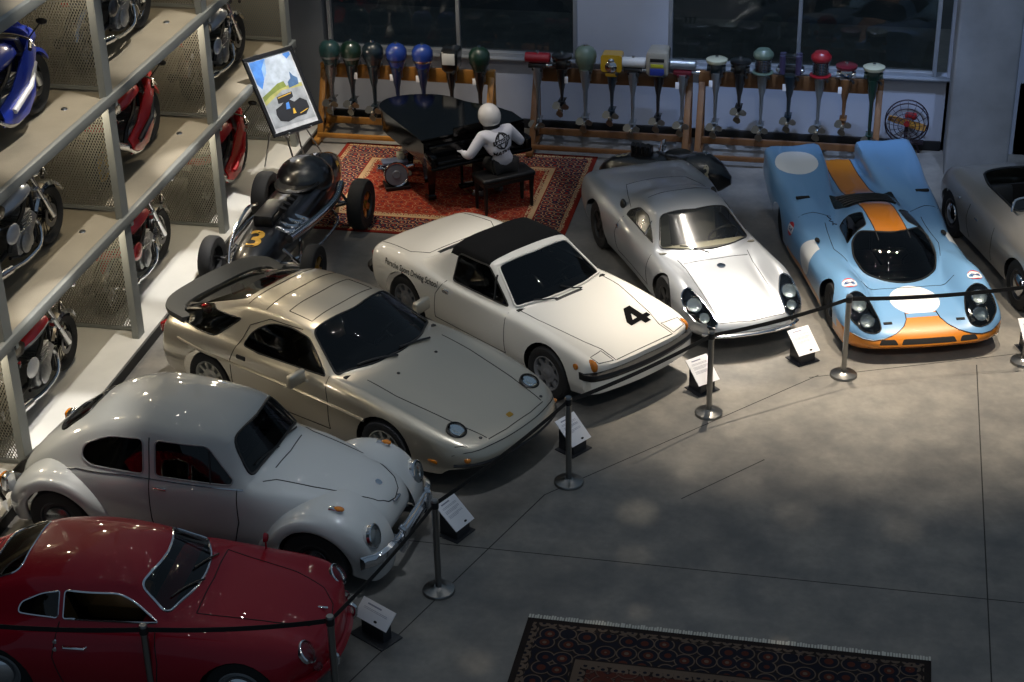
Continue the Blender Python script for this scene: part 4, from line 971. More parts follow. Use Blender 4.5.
        # sponsor discs: white disc, red bands, blue word
        def logo(ax, sgn, o, ux, uy):
            mb = MB(); mb.mat(0); n = 24; C = [(.085*math.cos(2*PI*i/n), .085*math.sin(2*PI*i/n)) for i in range(n)]
            for cl, ps, of in ((0, C, .004), (1, [q for q in C if q[1] > .022], .0055), (1, [q for q in C if q[1] < -.022], .0055)):
                mb.mat(cl); k = len(ps)
                c.decal(mb, [(0, sum(q[1] for q in ps)/k)]+ps, [(0, i+1, (i+1) % k+1) for i in range(k)], ax, sgn, o, ux, uy, of)
            vs, fs = text_polys('Gulf', .06, .002); mb.mat(2); c.decal(mb, vs, fs, ax, sgn, o, ux, uy, .0065)
            if mb.v: mb.build('sponsor_badge', [wht, mat('badge_red', 'b8262b', .4), mat('badge_blue', '1b2f6b', .4)], R)
        logo('top', 1, (1.33, sg*.735), (0, 1), (-1, 0))
        logo('side', sg, (-.52, .50), (-sg if sg > 0 else 1, 0), (0, 1))
        for xx, r, w in ((1.15, .275, .24), (-1.15, .30, .30)): wheel(R, xx, sg*(.78 if xx > 0 else .76), r, w, mat('wheel_dark', '3a3b3d', .4, .4), 'five', mat('wheel_dark', '3a3b3d'), .55)
        mr = MB(); p = c.hit((.05, sg*.78), 'top', 1); mr.ball(p+Vector((0, 0, .025)), (.06, .03, .022), 12, 6); mr.build('fuel_flap', gap, R)
    S2(side)
    # black engine window behind the cabin
    c.color(rpoly([(-.36, -.30), (-.36, .30), (-.56, .42), (-.92, .40), (-.92, -.40), (-.56, -.42)], .04), 'top', gloss_black, lambda q, n: n.z > .05)
    sl = MB()
    for i in range(5): sl.tube(c.path([(-.46-.085*i, -.32), (-.46-.085*i, .32)], 'top', 1, .008), .010, 6)
    sl.build('engine_louvre', blackp, R)
    # nose intake and lettering lines
    for yy, w in ((0, .34), (-.46, .13), (.46, .13)):
        c.color(rpoly([(yy-w+.02, .215), (yy+w-.02, .215), (yy+w-.05, .268), (yy-w+.05, .268)], .02), 'front', gap, lambda q, n: q.x > 1.7)
    g = [([(-.42, -.5), (-.5, -.7), (-.5, -.88)], 'top', 1), ([(-.42, .5), (-.5, .7), (-.5, .88)], 'top', 1), ([(.62, -.56), (.3, -.64), (-.3, -.6)], 'top', 1), ([(.62, .56), (.3, .64), (-.3, .6)], 'top', 1), ([(1.16, -.55), (1.2, -.3), (1.22, 0), (1.2, .3), (1.16, .55)], 'top', 1)]
    c.line('panel_gap', g, gap, .004)
    sq = MB(); sq.tube(c.path([(-.22, -.47), (-.26, -.50), (-.24, -.52), (-.30, -.50), (-.33, -.54), (-.36, -.51), (-.42, -.545)], 'top', 1, .002, step=.02), .007, 6); sq.build('driver_script', mat('script_ink', '1a2440', .5), R)
    tail = MB()
    for sg in (-1, 1): tail.lathe([(.04, 0), (.045, .02), (0, .03)], (-2.07, sg*.55, .78), (-1, 0, 0), 16)
    tail.build('tail_lamp', redlens, R)
    c.finish(); under(R, (1.15, -1.15), -1.7, 1.6, .4, .5, .8)
    interior(R, -.35, .8, .44, .15, .5, blackp, -.05, .22, seath=.45, zs=.12)
    return R

def car_550():
    x, y, a = POSE['550']; R = thing('open_sports_car', 'grey silver open sports car cut by the right edge of the view', 'car', (x, y, 0), a, 'cars on show')
    c = Car(R, net_550()); body = paint('dull_silver', '9a9894', .6, .34, .6); c.slot(body)
    arches(c, (1.05, -1.05), .335, .45, .30)
    ck = rpoly([(.30, -.48), (.36, 0), (.30, .48), (-.55, .50), (-.95, .40), (-1.02, 0), (-.95, -.40), (-.55, -.50)], [.1, .1, .1, .15, .15, .1, .15, .15])
    c.hole(ck, 'top', lambda q, n: n.z > .2); c.line('cockpit_trim', [(ck, 'top', 1)], blackp, .016, closed=True)
    fr = MB(); P = smooth_path([Vector(p) for p in ((.28, -.52, .76), (.22, -.50, .92), (.16, -.40, 1.0), (.20, 0, 1.02), (.16, .40, 1.0), (.22, .50, .92), (.28, .52, .76))], 5)
    fr.tube(P, .016, 8); fr.build('windscreen_frame', chrome, R)
    gl = MB(); gl.add([tuple(p) for p in P]+[tuple(c.hit((.38-.0*abs(p.y), max(-.5, min(.5, p.y))), 'top', 1) or p) for p in P], [(i, i+1, len(P)+i+1, len(P)+i) for i in range(len(P)-1)]); gl.build('windscreen', clear_glass, R)
    def side(sg):
        headlamp(R, (1.52, sg*.54, .52), (1, 0, .6), .09, chrome)
        for xx in (1.05, -1.05): wheel(R, xx, sg*.655, .31, .165, mat('wheel_dark', '3a3b3d', .4, .4), 'cap', chrome, .62)
        h = MB(); q = c.hit((-.2, .6), 'side', sg); h.box(q, (.1, .02, .02), .006); h.build('door_handle', chrome, R)
        q = c.hit((-.75, .66), 'side', sg); k = MB(); k.lathe([(.022, 0), (.02, .015), (0, .018)], q, (0, sg, 0), 12); k.build('bonnet_latch', chrome, R)
    S2(side)
    g = []
    for sg in (-1, 1): g += [([(.28, .70), (.3, .5), (.26, .26)], 'side', sg), ([(-.45, .7), (-.48, .5), (-.42, .26)], 'side', sg)]
    g += [([(.5, -.42), (1.4, -.36), (1.55, 0), (1.4, .36), (.5, .42)], 'top', 1)]
    c.line('panel_gap', g, gap, .004); c.finish(); under(R, (1.05, -1.05), -1.5, 1.4, .48)
    interior(R, -.9, .3, .55, .22, .72, mat('black_leather', '191817'), -.35, .3, seath=.45)
    return R
# ------------------------------------------------------------------ the hall: floor, walls, windows, column
def nodes(m):
    m.use_nodes = True; nt = m.node_tree; return nt, nt.nodes, nt.links
def concrete_floor():
    m = bpy.data.materials.new('polished_concrete'); nt, N, L = nodes(m); b = N['Principled BSDF']
    tc = N.new('ShaderNodeTexCoord')
    def noise(s, d=4, v=None):
        n = N.new('ShaderNodeTexNoise'); n.inputs['Scale'].default_value = s; n.inputs['Detail'].default_value = d; n.inputs['Roughness'].default_value = .6
        L.new(tc.outputs['Object'], n.inputs['Vector']); return n.outputs['Fac']
    def ramp(f, a, b_, c0, c1):
        r = N.new('ShaderNodeValToRGB'); r.color_ramp.elements[0].position = a; r.color_ramp.elements[1].position = b_
        r.color_ramp.elements[0].color = (*c0, 1); r.color_ramp.elements[1].color = (*c1, 1); L.new(f, r.inputs[0]); return r.outputs[0]
    def mix(mode, f, a, c):
        x = N.new('ShaderNodeMix'); x.data_type = 'RGBA'; x.blend_type = mode; x.inputs[0].default_value = f; L.new(a, x.inputs[6]); L.new(c, x.inputs[7]); return x.outputs[2]
    c = ramp(noise(.55, 6), .35, .7, (.165, .16, .15), (.25, .24, .22))
    c = mix('MULTIPLY', .7, c, ramp(noise(2.2, 7), .32, .68, (.62, .64, .68), (1.18, 1.15, 1.1)))
    c = mix('MULTIPLY', .5, c, ramp(noise(14, 5), .35, .7, (.8, .8, .8), (1.06, 1.06, 1.06)))
    L.new(c, b.inputs['Base Color'])
    r = N.new('ShaderNodeMapRange'); r.inputs['To Min'].default_value = .22; r.inputs['To Max'].default_value = .5; L.new(noise(1.1, 6), r.inputs[0]); L.new(r.outputs[0], b.inputs['Roughness'])
    b.inputs['Specular IOR Level'].default_value = .45
    return m
fl = MB(); fl.box((-2, 14, -.1), (24, 32, .2)); floor = struct(fl.build('floor', concrete_floor()))
# sawn joints in the slab
j = MB(); jm = mat('joint_filler', '2a2a29', .8)
for a, b_ in (((1.37, 6), (1.37, 18.15)), ((-9, 13.71), (6, 13.71)), ((-2.9, 14.72), (-.35, 17.62)), ((-.45, 17.55), (3.2, 19.05)), ((-1.55, 14.88), (-.8, 15.75)), ((-4.9, 9), (-2.9, 14.72))):
    a, b_ = Vector((*a, .0006)), Vector((*b_, .0006)); d = (b_-a).normalized(); s = Vector((-d.y, d.x, 0))*.006
    j.add([a+s, a-s, b_-s, b_+s], [(0, 1, 2, 3)])
jo = j.build('trim_1', jm); struct(jo)

plaster = mat('grey_plaster', '8f9298', .8, noise=(3, .06), bump=(40, .08))
white_wall = mat('white_panel', '9fa5b2', .7, noise=(2, .04))
wall_grey = mat('dark_grey_panel', '5d636c', .6, noise=(2, .05))
frame_m = mat('window_frame_metal', '9aa0a8', .4, .6)
conc = mat('bare_concrete', '7d8186', .85, noise=(1.6, .22), bump=(8, .25))
WY = 24.5
w = MB(); w.mat(0)
w.box((-3.5, WY+.15, .53), (9.1, .3, 1.06)); w.box((3.9, WY+.15, .53), (3.8, .3, 1.06))                      # below the sills
w.box((-3.59, WY+.12, 3.03), (1.34, .24, 4.0))                                                           # panel between the windows
w.box((1.6, WY+.15, 2.6), (1.2, .3, 5.2)); w.box((-3.5, WY+.15, 4.7), (9.1, .3, .8)); w.box((4, WY+.15, 4.7), (4, .3, .8)); w.box((7, WY+.15, 2.6), (2, .3, 5.2))
w.mat(1); w.box((-9.6, WY+.1, 2.6), (3.1, .4, 5.2))
struct(w.build('wall_back', [white_wall, wall_grey], smooth=False))
bb = MB(); bb.box((-3.5, WY-.02, .07), (9.0, .05, .14), .01); struct(bb.build('baseboard_back', mat('black_base', '101216', .5)))
si = MB(); si.box((-3.5, WY-.03, 1.075), (9.1, .16, .03), .008); struct(si.build('trim_2', frame_m))
wl = MB(); wl.box((-11.2, 14, 3), (.2, 24, 6)); struct(wl.build('wall_left', mat('dark_wall', '2b2e33', .8)))
dark_pane = glass('window_glass', (.55, .58, .58), .015)
def window(n, x0, x1, z0, z1, bars=()):
    f = MB()
    for xx in (x0, x1): f.box((xx, WY+.06, (z0+z1)/2), (.06, .14, z1-z0), .008)
    for zz in (z0+.03, z1-.03): f.box(((x0+x1)/2, WY+.06, zz), (x1-x0, .14, .06), .008)
    for bx in bars: f.box((bx, WY+.06, (z0+z1)/2), (.055, .12, z1-z0), .008)
    o = struct(f.build('window_%d' % n, frame_m, smooth=False))
    g = MB(); g.box(((x0+x1)/2, WY+.08, (z0+z1)/2), (x1-x0, .012, z1-z0)); g.build('pane', dark_pane, o)
    return o
window(1, -7.98, -4.28, 1.09, 4.3, (-6.02,)); window(2, -2.9, .82, 1.09, 4.3, (-1.08,)); window(3, 2.1, 5.9, 1.05, 4.3, (4,))
# concrete column in front of the wall
co = MB(); co.prism(rpoly([(-.5, -.42), (.5, -.42), (.5, .42), (-.5, .42)], .05), 6, (1.46, 24.1, 0)); tag(co.build('concrete_column', conc), None, None, None, 'structure')
# night outside: dark paving, an added backdrop to keep the panes dark
ou = MB(); ou.box((-3, 35, -.06), (40, 20.4, .1)); o = ou.build('floor_outside', mat('night_paving', '4a4c4e', .7, noise=(.8, .25))); o['kind'] = 'structure'
bk = MB()
for i in range(60):
    t = -22+i*.66; bk.ball((t, 41+rnd.uniform(-1, 1), rnd.uniform(1.2, 3.2)), (rnd.uniform(1, 1.8), 1.0, rnd.uniform(1.6, 3.4)), 9, 6)
tag(bk.build('window_backdrop', mat('backdrop_dark', '0c120e', .9, noise=(3, .4))), 'added tree-shaped dark backdrop outside, keeping the far windows dark', 'trees', None, 'stuff')

# ------------------------------------------------------------------ woven rugs
def rug_material(name, hx, hy, field, border, edge, ivory, bright=1., fs=8., bands=(.06, .12, .18, .52, .58, .64)):
    m = bpy.data.materials.new(name); nt, N, L = nodes(m); b = N['Principled BSDF']; b.inputs['Roughness'].default_value = .95; b.inputs['Specular IOR Level'].default_value = .1
    tc = N.new('ShaderNodeTexCoord'); sp = N.new('ShaderNodeSeparateXYZ'); L.new(tc.outputs['Object'], sp.inputs[0])
    def M(op, a, c=None):
        n = N.new('ShaderNodeMath'); n.operation = op
        for i, v in enumerate((a, c)):
            if v is None: continue
            if isinstance(v, (int, float)): n.inputs[i].default_value = v
            else: L.new(v, n.inputs[i])
        return n.outputs[0]
    ex = M('SUBTRACT', hx, M('ABSOLUTE', sp.outputs[0])); ey = M('SUBTRACT', hy, M('ABSOLUTE', sp.outputs[1])); e = M('MINIMUM', ex, ey)
    col = lambda c: tuple(x*bright for x in lin(c)[:3])+(1,)
    def band(stops, f):
        r = N.new('ShaderNodeValToRGB'); r.color_ramp.interpolation = 'CONSTANT'; el = r.color_ramp.elements
        while len(el) < len(stops): el.new(.5)
        for q, (p, c) in zip(el, stops): q.position = p; q.color = col(c)
        L.new(f, r.inputs[0]); return r.outputs[0]
    def motif(scale, stops, dist='F1'):
        v = N.new('ShaderNodeTexVoronoi'); v.inputs['Scale'].default_value = scale; v.inputs['Randomness'].default_value = .35; L.new(tc.outputs['Object'], v.inputs['Vector'])
        return band(stops, v.outputs['Distance'])
    fld = motif(fs, [(0, ivory), (.10, border), (.22, field), (.46, field), (.50, ivory), (.545, edge), (.6, field)])
    fl2 = motif(fs*2.7, [(0, ivory), (.13, edge), (.24, field), (.8, border)])
    mf = N.new('ShaderNodeMix'); mf.data_type = 'RGBA'; mf.inputs[0].default_value = .45; L.new(fld, mf.inputs[6]); L.new(fl2, mf.inputs[7])
    brd = motif(fs*1.15, [(0, ivory), (.12, field), (.26, border), (.44, border), (.47, ivory), (.53, edge), (.6, border)])
    out = mf.outputs[2]
    g = motif(fs*2.2, [(0, border), (.2, ivory), (.5, edge)])
    B0, B1, B2, B3, B4, B5 = bands
    def sel(thr, inner, outer):
        x = N.new('ShaderNodeMix'); x.data_type = 'RGBA'; L.new(M('GREATER_THAN', e, thr), x.inputs[0])
        for k, v in ((6, outer), (7, inner)):
            if isinstance(v, str): x.inputs[k].default_value = col(v)
            else: L.new(v, x.inputs[k])
        return x.outputs[2]
    c = sel(B5, out, g); c = sel(B4, c, ivory); c = sel(B3, c, edge); c = sel(B3-.02, c, brd); c = sel(B2, c, brd); c = sel(B1, c, g); c = sel(B0, c, edge)
    nz = N.new('ShaderNodeTexNoise'); nz.inputs['Scale'].default_value = 3; nz.inputs['Detail'].default_value = 6; L.new(tc.outputs['Object'], nz.inputs['Vector'])
    mr = N.new('ShaderNodeMapRange'); mr.inputs['To Min'].default_value = .6; mr.inputs['To Max'].default_value = 1.3; L.new(nz.outputs[0], mr.inputs[0])
    hs = N.new('ShaderNodeHueSaturation'); L.new(mr.outputs[0], hs.inputs['Value']); L.new(c, hs.inputs['Color']); L.new(hs.outputs[0], b.inputs['Base Color'])
    return m
def rug(name, x0, x1, y0, y1, m, label, fringe=None):
    r = thing(name, label, 'rug', ((x0+x1)/2, (y0+y1)/2, 0))
    hx, hy = (x1-x0)/2, (y1-y0)/2
    b = MB(); b.box((0, 0, .006), (2*hx, 2*hy, .012), .004); b.build('pile', m, r)
    if fringe:
        f = MB(); rr = random.Random(3)
        for sy in fringe:
            n = int(2*hx/.025)
            for i in range(n):
                xx = -hx+(i+.5)*2*hx/n; f.box((xx+rr.uniform(-.004, .004), sy*(hy+.03), .004), (.017, .06+rr.uniform(-.02, .015), .004))
        o = f.build('fringe', mat('rug_fringe', 'c4c3ba', .9), r)
    return r
rug('persian_rug', -7.5, -3.78, 20.5, 23.5, rug_material('red_rug', 1.86, 1.5, '7a2a1c', '2a2433', '6e2219', 'a58a68', 1.15, 7.5), 'large red patterned rug with a dark border under the black piano')
rug('persian_runner', -2.67, .87, 10.2, 12.71, rug_material('dark_rug', 1.77, 1.255, '4a2720', '1c1d26', '25201f', '5d5046', 1.15, 5.), 'dark patterned rug lying at the bottom of the view on bare concrete', (1,))
# ------------------------------------------------------------------ steel rack along the left wall and its motorcycles
rack_steel = mat('grey_painted_steel', '7c7f7c', .45, .2)
deck_m = mat('deck_plate', '827b6c', .55, noise=(2.5, .1), bump=(90, .15))
plinth_m = mat('plinth_white', 'b9b8b2', .55, noise=(2, .08))
def mesh_material():
    m = bpy.data.materials.new('expanded_metal_mesh'); nt, N, L = nodes(m); b = N['Principled BSDF']
    b.inputs['Base Color'].default_value = lin('74736a'); b.inputs['Roughness'].default_value = .5; b.inputs['Metallic'].default_value = .3
    tc = N.new('ShaderNodeTexCoord'); mp = N.new('ShaderNodeMapping'); mp.inputs['Scale'].default_value = (22, 1, 14); mp.inputs['Rotation'].default_value = (math.radians(90), 0, 0)
    L.new(tc.outputs['Object'], mp.inputs[0])
    sp = N.new('ShaderNodeSeparateXYZ'); L.new(tc.outputs['Object'], sp.inputs[0])
    def M(op, a, c=None):
        n = N.new('ShaderNodeMath'); n.operation = op
        for i, v in enumerate((a, c)):
            if v is None: continue
            if isinstance(v, (int, float)): n.inputs[i].default_value = v
            else: L.new(v, n.inputs[i])
        return n.outputs[0]
    X = M('MULTIPLY', sp.outputs[0], 30.); Z = M('MULTIPLY', sp.outputs[2], 16.)
    u = M('ABSOLUTE', M('SUBTRACT', M('FRACT', M('ADD', X, Z)), .5)); v = M('ABSOLUTE', M('SUBTRACT', M('FRACT', M('SUBTRACT', X, Z)), .5))
    solid = M('GREATER_THAN', M('MAXIMUM', u, v), .31)
    L.new(solid, b.inputs['Alpha'])
    return m
mesh_m = mesh_material()
RX0, RX1 = -10.7, -8.05
PY = [11.1, 14.05, 17.0, 19.93, 22.95]
DZ = [.15, 1.67, 3.10, 4.62]
def rack():
    R = thing('storage_rack', 'tall grey steel rack with four decks of motorcycles along the left wall', 'rack', (RX1, 17, 0))
    O = Vector((-RX1, -17, 0))
    for i, y in enumerate(PY):
        b = MB(); c = Vector((RX1-.07, y, 0))+O
        b.box(c+Vector((.04, 0, 3)), (.012, .17, 6)); b.box(c+Vector((-.03, 0, 3)), (.012, .17, 6)); b.box(c+Vector((0, 0, 3)), (.07, .012, 6)); b.box(c+Vector((0, -.08, 3)), (.066, .012, 6))
        for z in DZ[1:]:
            for dz in (-.03, -.085): b.cyl(c+Vector((.05, -.06, z+dz)), c+Vector((.066, -.06, z+dz)), .016, n=8)
            for dz in (-.03, -.085): b.cyl(c+Vector((.05, .06, z+dz)), c+Vector((.066, .06, z+dz)), .016, n=8)
        b.build('post', rack_steel, R, smooth=False)
        b = MB(); b.box(Vector((RX0, y+.1, 3))+O, (.1, .1, 6)); b.build('post', rack_steel, R, smooth=False)
    for k, z in enumerate(DZ):
        L0, L1 = (PY[0]-.2, PY[-1]+.2); L1b = 24.35 if k == 0 else L1
        if k == 0:
            b = MB(); b.box(Vector(((RX0+RX1+.02)/2, (L0+L1b)/2, z/2+.03))+O, (RX1-RX0+.08, L1b-L0, z-.06)); b.build('plinth', plinth_m, R, smooth=False)
            b = MB(); b.box(Vector(((RX0+RX1)/2, (L0+L1b)/2, .03))+O, (RX1-RX0-.06, L1b-L0-.02, .06)); b.box(Vector((RX1+.062, (L0+L1b)/2, .065))+O, (.004, L1b-L0, .125)); b.build('kick_strip', mat('black_base', '101216'), R, smooth=False)
            continue
        b = MB(); b.box(Vector((RX1-.03+.0, (L0+L1)/2, z-.055))+O, (.07, L1-L0, .115), .012); b.build('beam', rack_steel, R)
        b = MB(); b.box(Vector(((RX0+RX1)/2-.03, (L0+L1)/2, z-.03))+O, (RX1-RX0-.04, L1-L0, .03)); b.build('deck', deck_m, R, smooth=False)
        b = MB()
        for y in PY: b.box(Vector(((RX0+RX1)/2, y+.1, z-.10))+O, (RX1-RX0, .06, .12))
        b.build('cross_beam', rack_steel, R, smooth=False)
    for y in PY[0:]:
        for k in range(3):
            z0, z1 = DZ[k]+.01, DZ[k+1]-.17
            b = MB(); x0, x1 = RX0+.08, RX1-.12
            b.add([Vector((x0, y+.1, z0))+O, Vector((x1, y+.1, z0))+O, Vector((x1, y+.1, z1))+O, Vector((x0, y+.1, z1))+O], [(0, 1, 2, 3)])
            o = b.build('mesh_panel', mesh_m, R, smooth=False)
            f = MB()
            f.box(Vector(((x0+x1)/2, y+.1, z0+.02))+O, (x1-x0, .03, .04)); f.box(Vector(((x0+x1)/2, y+.1, z1-.02))+O, (x1-x0, .03, .04)); f.box(Vector((x0+.02, y+.1, (z0+z1)/2))+O, (.04, .03, z1-z0)); f.box(Vector((x1-.02, y+.1, (z0+z1)/2))+O, (.04, .03, z1-z0)); f.build('panel_frame', rack_steel, o, smooth=False)
    # small lamps under the decks
    for y in PY[:-1]:
        for k in (1, 2, 3):
            b = MB(); b.lathe([(.03, -.05), (.06, 0), (.055, .0), (.02, -.04)], Vector((RX1-.35, y+2.5, DZ[k]-.05))+O, (0, 0, -1), 12); b.build('deck_lamp', steel, R)
    return R
rack()

def motorbike(label, loc, rz, style, c1, c2, c3, tankc=None, group='motorcycles on the rack'):
    R = thing('motorcycle', label, 'motorcycle', loc, rz, group)
    wb = 1.38; r = .31; R.scale = (1.08, 1.08, 1.08)
    fr = mat('bike_frame_black', '141516', .4, .3)
    for x, w in ((wb/2, .11), (-wb/2, .15)):
        t = MB(); t.lathe([(r*.78, -w*.4), (r*.9, -w*.5), (r, -w*.15), (r, w*.15), (r*.9, w*.5), (r*.78, w*.4)], ax=(0, 1, 0), n=30, cap=False); t.lathe([(r*.78, -w*.4), (r*.70, -w*.2), (r*.70, w*.2), (r*.78, w*.4)], ax=(0, 1, 0), n=30, cap=False)
        ty = t.build('wheel', rubber, R, loc=(x, 0, r))
        m = MB(); n = 3 if style == 'sport' else 16
        m.tube([(r*.72*math.cos(2*PI*i/28), 0, r*.72*math.sin(2*PI*i/28)) for i in range(28)], .022 if style == 'sport' else .014, 6, closed=True)
        for i in range(n):
            a = 2*PI*i/n; m.cyl((.03*math.cos(a), .02, .03*math.sin(a)), (r*.7*math.cos(a), 0, r*.7*math.sin(a)), .022 if style == 'sport' else .005, n=6)
        m.cyl((0, -.07, 0), (0, .07, 0), .04, n=14); m.build('rim', c3, ty)
        d = MB()
        for s in (-1, 1): d.lathe([(.07, 0), (.12, 0), (.12, .006), (.07, .006), (.07, 0)], (0, s*.06, 0), (0, s, 0), 20, cap=False)
        d.build('brake_disc', mat('disc_steel', '6a6b6d', .35, .9), ty)
    # fork, yokes, bars
    f = MB(); top = Vector((wb/2-.33, 0, .88))
    for s in (-1, 1): f.cyl((wb/2+.0, s*.085, r), (top.x, s*.085, top.z), .026, n=10); f.cyl((wb/2, s*.085, r), (wb/2-.14, s*.085, r+.25), .034, n=10)
    f.box(top, (.09, .22, .03), .01); f.box(top+Vector((.06, 0, -.17)), (.09, .22, .03), .01); f.build('fork', chrome if style != 'sport' else steel, R)
    h = MB(); zb = .02 if style == 'sport' else .13
    h.tube([(top.x-.22, -.34, top.z+zb-.03), (top.x-.08, -.28, top.z+zb), (top.x-.0, -.08, top.z+.03), (top.x, .08, top.z+.03), (top.x-.08, .28, top.z+zb), (top.x-.22, .34, top.z+zb-.03)], .013, 8, smooth=3); hb = h.build('handlebar', chrome, R)
    for s in (-1, 1): g = MB(); g.cyl((top.x-.24, s*.35, top.z+zb-.035), (top.x-.12, s*.30, top.z+zb-.01), .02, n=8); g.build('grip', blackp, hb)
    for s in (-1, 1): lv = MB(); lv.tube([(top.x-.08, s*.26, top.z+zb), (top.x-.10, s*.30, top.z+zb-.01), (top.x-.17, s*.37, top.z+zb-.03)], .006, 6); lv.build('lever', steel, hb)
    for s in (-1, 1): mi = MB(); mi.tube([(top.x-.07, s*.25, top.z+zb), (top.x-.0, s*.36, top.z+zb+.14)], .007, 6); mi.ball((top.x, s*.38, top.z+zb+.16), (.02, .06, .035), 10, 6); mi.build('mirror', chrome if style != 'sport' else blackp, R)
    # frame and swing arm
    b = MB()
    for s in (-1, 1):
        b.tube([(top.x, s*.03, .80), (.05, s*.12, .62), (-.22, s*.13, .5), (-.30, s*.12, .36)], .024, 8, smooth=3); b.tube([(top.x+.03, s*.04, .7), (.25, s*.1, .3), (.0, s*.12, .22), (-.3, s*.12, .3)], .018, 8, smooth=3)
        b.tube([(-.28, s*.09, .36), (-wb/2, s*.10, r)], .026, 8); b.tube([(-.2, s*.1, .58), (-.75, s*.08, .72)], .016, 8)
        b.cyl((-wb/2+.02, s*.12, r+.03), (-.45, s*.12, .68), .025, n=8)
    b.build('frame', fr, R)
    e = MB(); e.box((.0, 0, .36), (.36, .30, .24), .05); 
    for i in range(6): e.box((.10, 0, .46+.028*i), (.2, .27, .014), .004)
    e.at((.22, 0, .44), ry=.8).box((0, 0, 0), (.12, .24, .22), .02); e.M = Matrix.Identity(4)
    for s in (-1, 1): e.lathe([(.10, 0), (.10, .02), (.07, .035), (0, .035)], (-.03, s*.15, .35), (0, s, 0), 18)
    e.build('engine', alu, R)
    x = MB()
    for s in ((-1, 1) if style != 'sport' else (-1, 1)):
        x.tube([(.24, s*.08, .48), (.36, s*.1, .36), (.26, s*.14, .20), (-.1, s*.17, .19), (-.45, s*.18, .25 if style != 'sport' else .38)], .022, 8, smooth=4)
        x.tube([(-.42, s*.18, .25 if style != 'sport' else .37), (-.9, s*.2, .33 if style != 'sport' else .60)], [.045, .052], 12)
    x.build('exhaust', chrome, R)
    tk = MB(); rings = []
    for q, w, z0, z1 in ((.33, .06, .72, .80), (.28, .12, .66, .86), (.1, .15, .64, .90), (-.08, .13, .64, .84), (-.2, .07, .65, .76)):
        rings.append([Vector((q, w*math.cos(a)*(1 if math.sin(a) > -.2 else .9), (z0+z1)/2+(z1-z0)/2*math.sin(a))) for a in [2*PI*i/14 for i in range(14)]])
    tk.loft(rings); t = tk.build('tank', tankc or c1, R)
    if style == 'cafe':
        t2 = MB(); rings = []
        for q, w, z0, z1 in ((.32, .07, .73, .81), (.28, .125, .68, .87), (.1, .156, .66, .906), (-.08, .135, .66, .846), (-.19, .075, .66, .768)):
            rings.append([Vector((q, w*math.cos(a), (z0+z1)/2+(z1-z0)/2*math.sin(a))) for a in [PI*(.02+.96*i/10) for i in range(11)]])
        t2.loft(rings, closed=False, cap=False); t2.build('tank_panel', c2, t)
        for s in (-1, 1):
            for i in range(3): t2 = MB(); t2.box((-.42-.09*i, s*.125, .665+.012*i), (.06, .012, .05), .005); t2.build('tail_block', c2, R)
    cp = MB(); cp.lathe([(.035, 0), (.035, .02), (0, .025)], (.1, 0, .895), (0, 0, 1), 14); cp.build('filler_cap', chrome, t)
    st = MB(); rings = []
    for q, w, z, hh in ((-.15, .07, .72, .07), (-.3, .13, .70, .09), (-.55, .13, .72, .09), (-.75, .10, .77, .08), (-.88, .05, .80, .05)):
        rings.append([Vector((q, w*math.cos(a), z+hh/2*math.sin(a)+.03)) for a in [2*PI*i/12 for i in range(12)]])
    st.loft(rings); st.build('seat', mat('seat_vinyl', '121212', .5), R)
    tl = MB(); rings = []
    for q, w, z, hh in ((-.35, .11, .62, .12), (-.6, .12, .66, .13), (-.85, .08, .74, .11), (-1.0, .04, .80, .06)):
        rings.append([Vector((q, w*math.cos(a), z+hh/2*math.sin(a))) for a in [2*PI*i/12 for i in range(12)]])
    tl.loft(rings); tl.build('tail_cover', c2 if style == 'classic' or c1 is bb_ else c1, R)
    l = MB(); l.box((-1.0, 0, .79), (.03, .09, .05), .012); l.build('tail_lamp', redlens, R)
    fd = MB(); n = 12
    def fender(x, a0, a1, w, m, nm):
        bm_ = MB(); rings = []
        for i in range(n+1):
            a = math.radians(a0+(a1-a0)*i/n); d = Vector((math.cos(a), 0, math.sin(a))); c = Vector((x, 0, r)); R0 = r+.03
            rings.append([c+d*(R0-.03)+Vector((0, -w, 0)), c+d*(R0+.01)+Vector((0, -w*.8, 0)), c+d*(R0+.025), c+d*(R0+.01)+Vector((0, w*.8, 0)), c+d*(R0-.03)+Vector((0, w, 0)), c+d*(R0+.0)+Vector((0, 0, 0))])
        bm_.loft(rings); return bm_.build(nm, m, R)
    fender(wb/2, 30, 150, .075, c1 if style == 'sport' else chrome, 'front_mudguard'); fender(-wb/2, 40, 165, .085, fr if style == 'sport' else chrome, 'rear_mudguard')
    if style == 'sport':
        fa = MB()
        for s in (-1, 1):   # side fairings with a cut-out, and a nose cowl
            rings = []
            for q, z0, z1, w in ((.60, .70, .92, .10), (.52, .55, .90, .17), (.38, .32, .80, .20), (.2, .20, .68, .20), (.0, .18, .50, .19), (-.25, .22, .40, .17)):
                rings.append([Vector((q, s*w, z0)), Vector((q, s*(w+.025), (z0+z1)/2)), Vector((q, s*w*.92, z1)), Vector((q, s*(w-.015)*.9, z1-.005)), Vector((q, s*(w+.01), (z0+z1)/2)), Vector((q, s*(w-.015), z0+.005))])
            fa.loft(rings)
        o = fa.build('side_fairing', c1, R)
        for s in (-1, 1): ba = MB(); ba.tube([(.45, s*.195, .62), (.25, s*.235, .46), (-.1, s*.218, .33)], .03, 8); ba.build('fairing_stripe', c2, o)
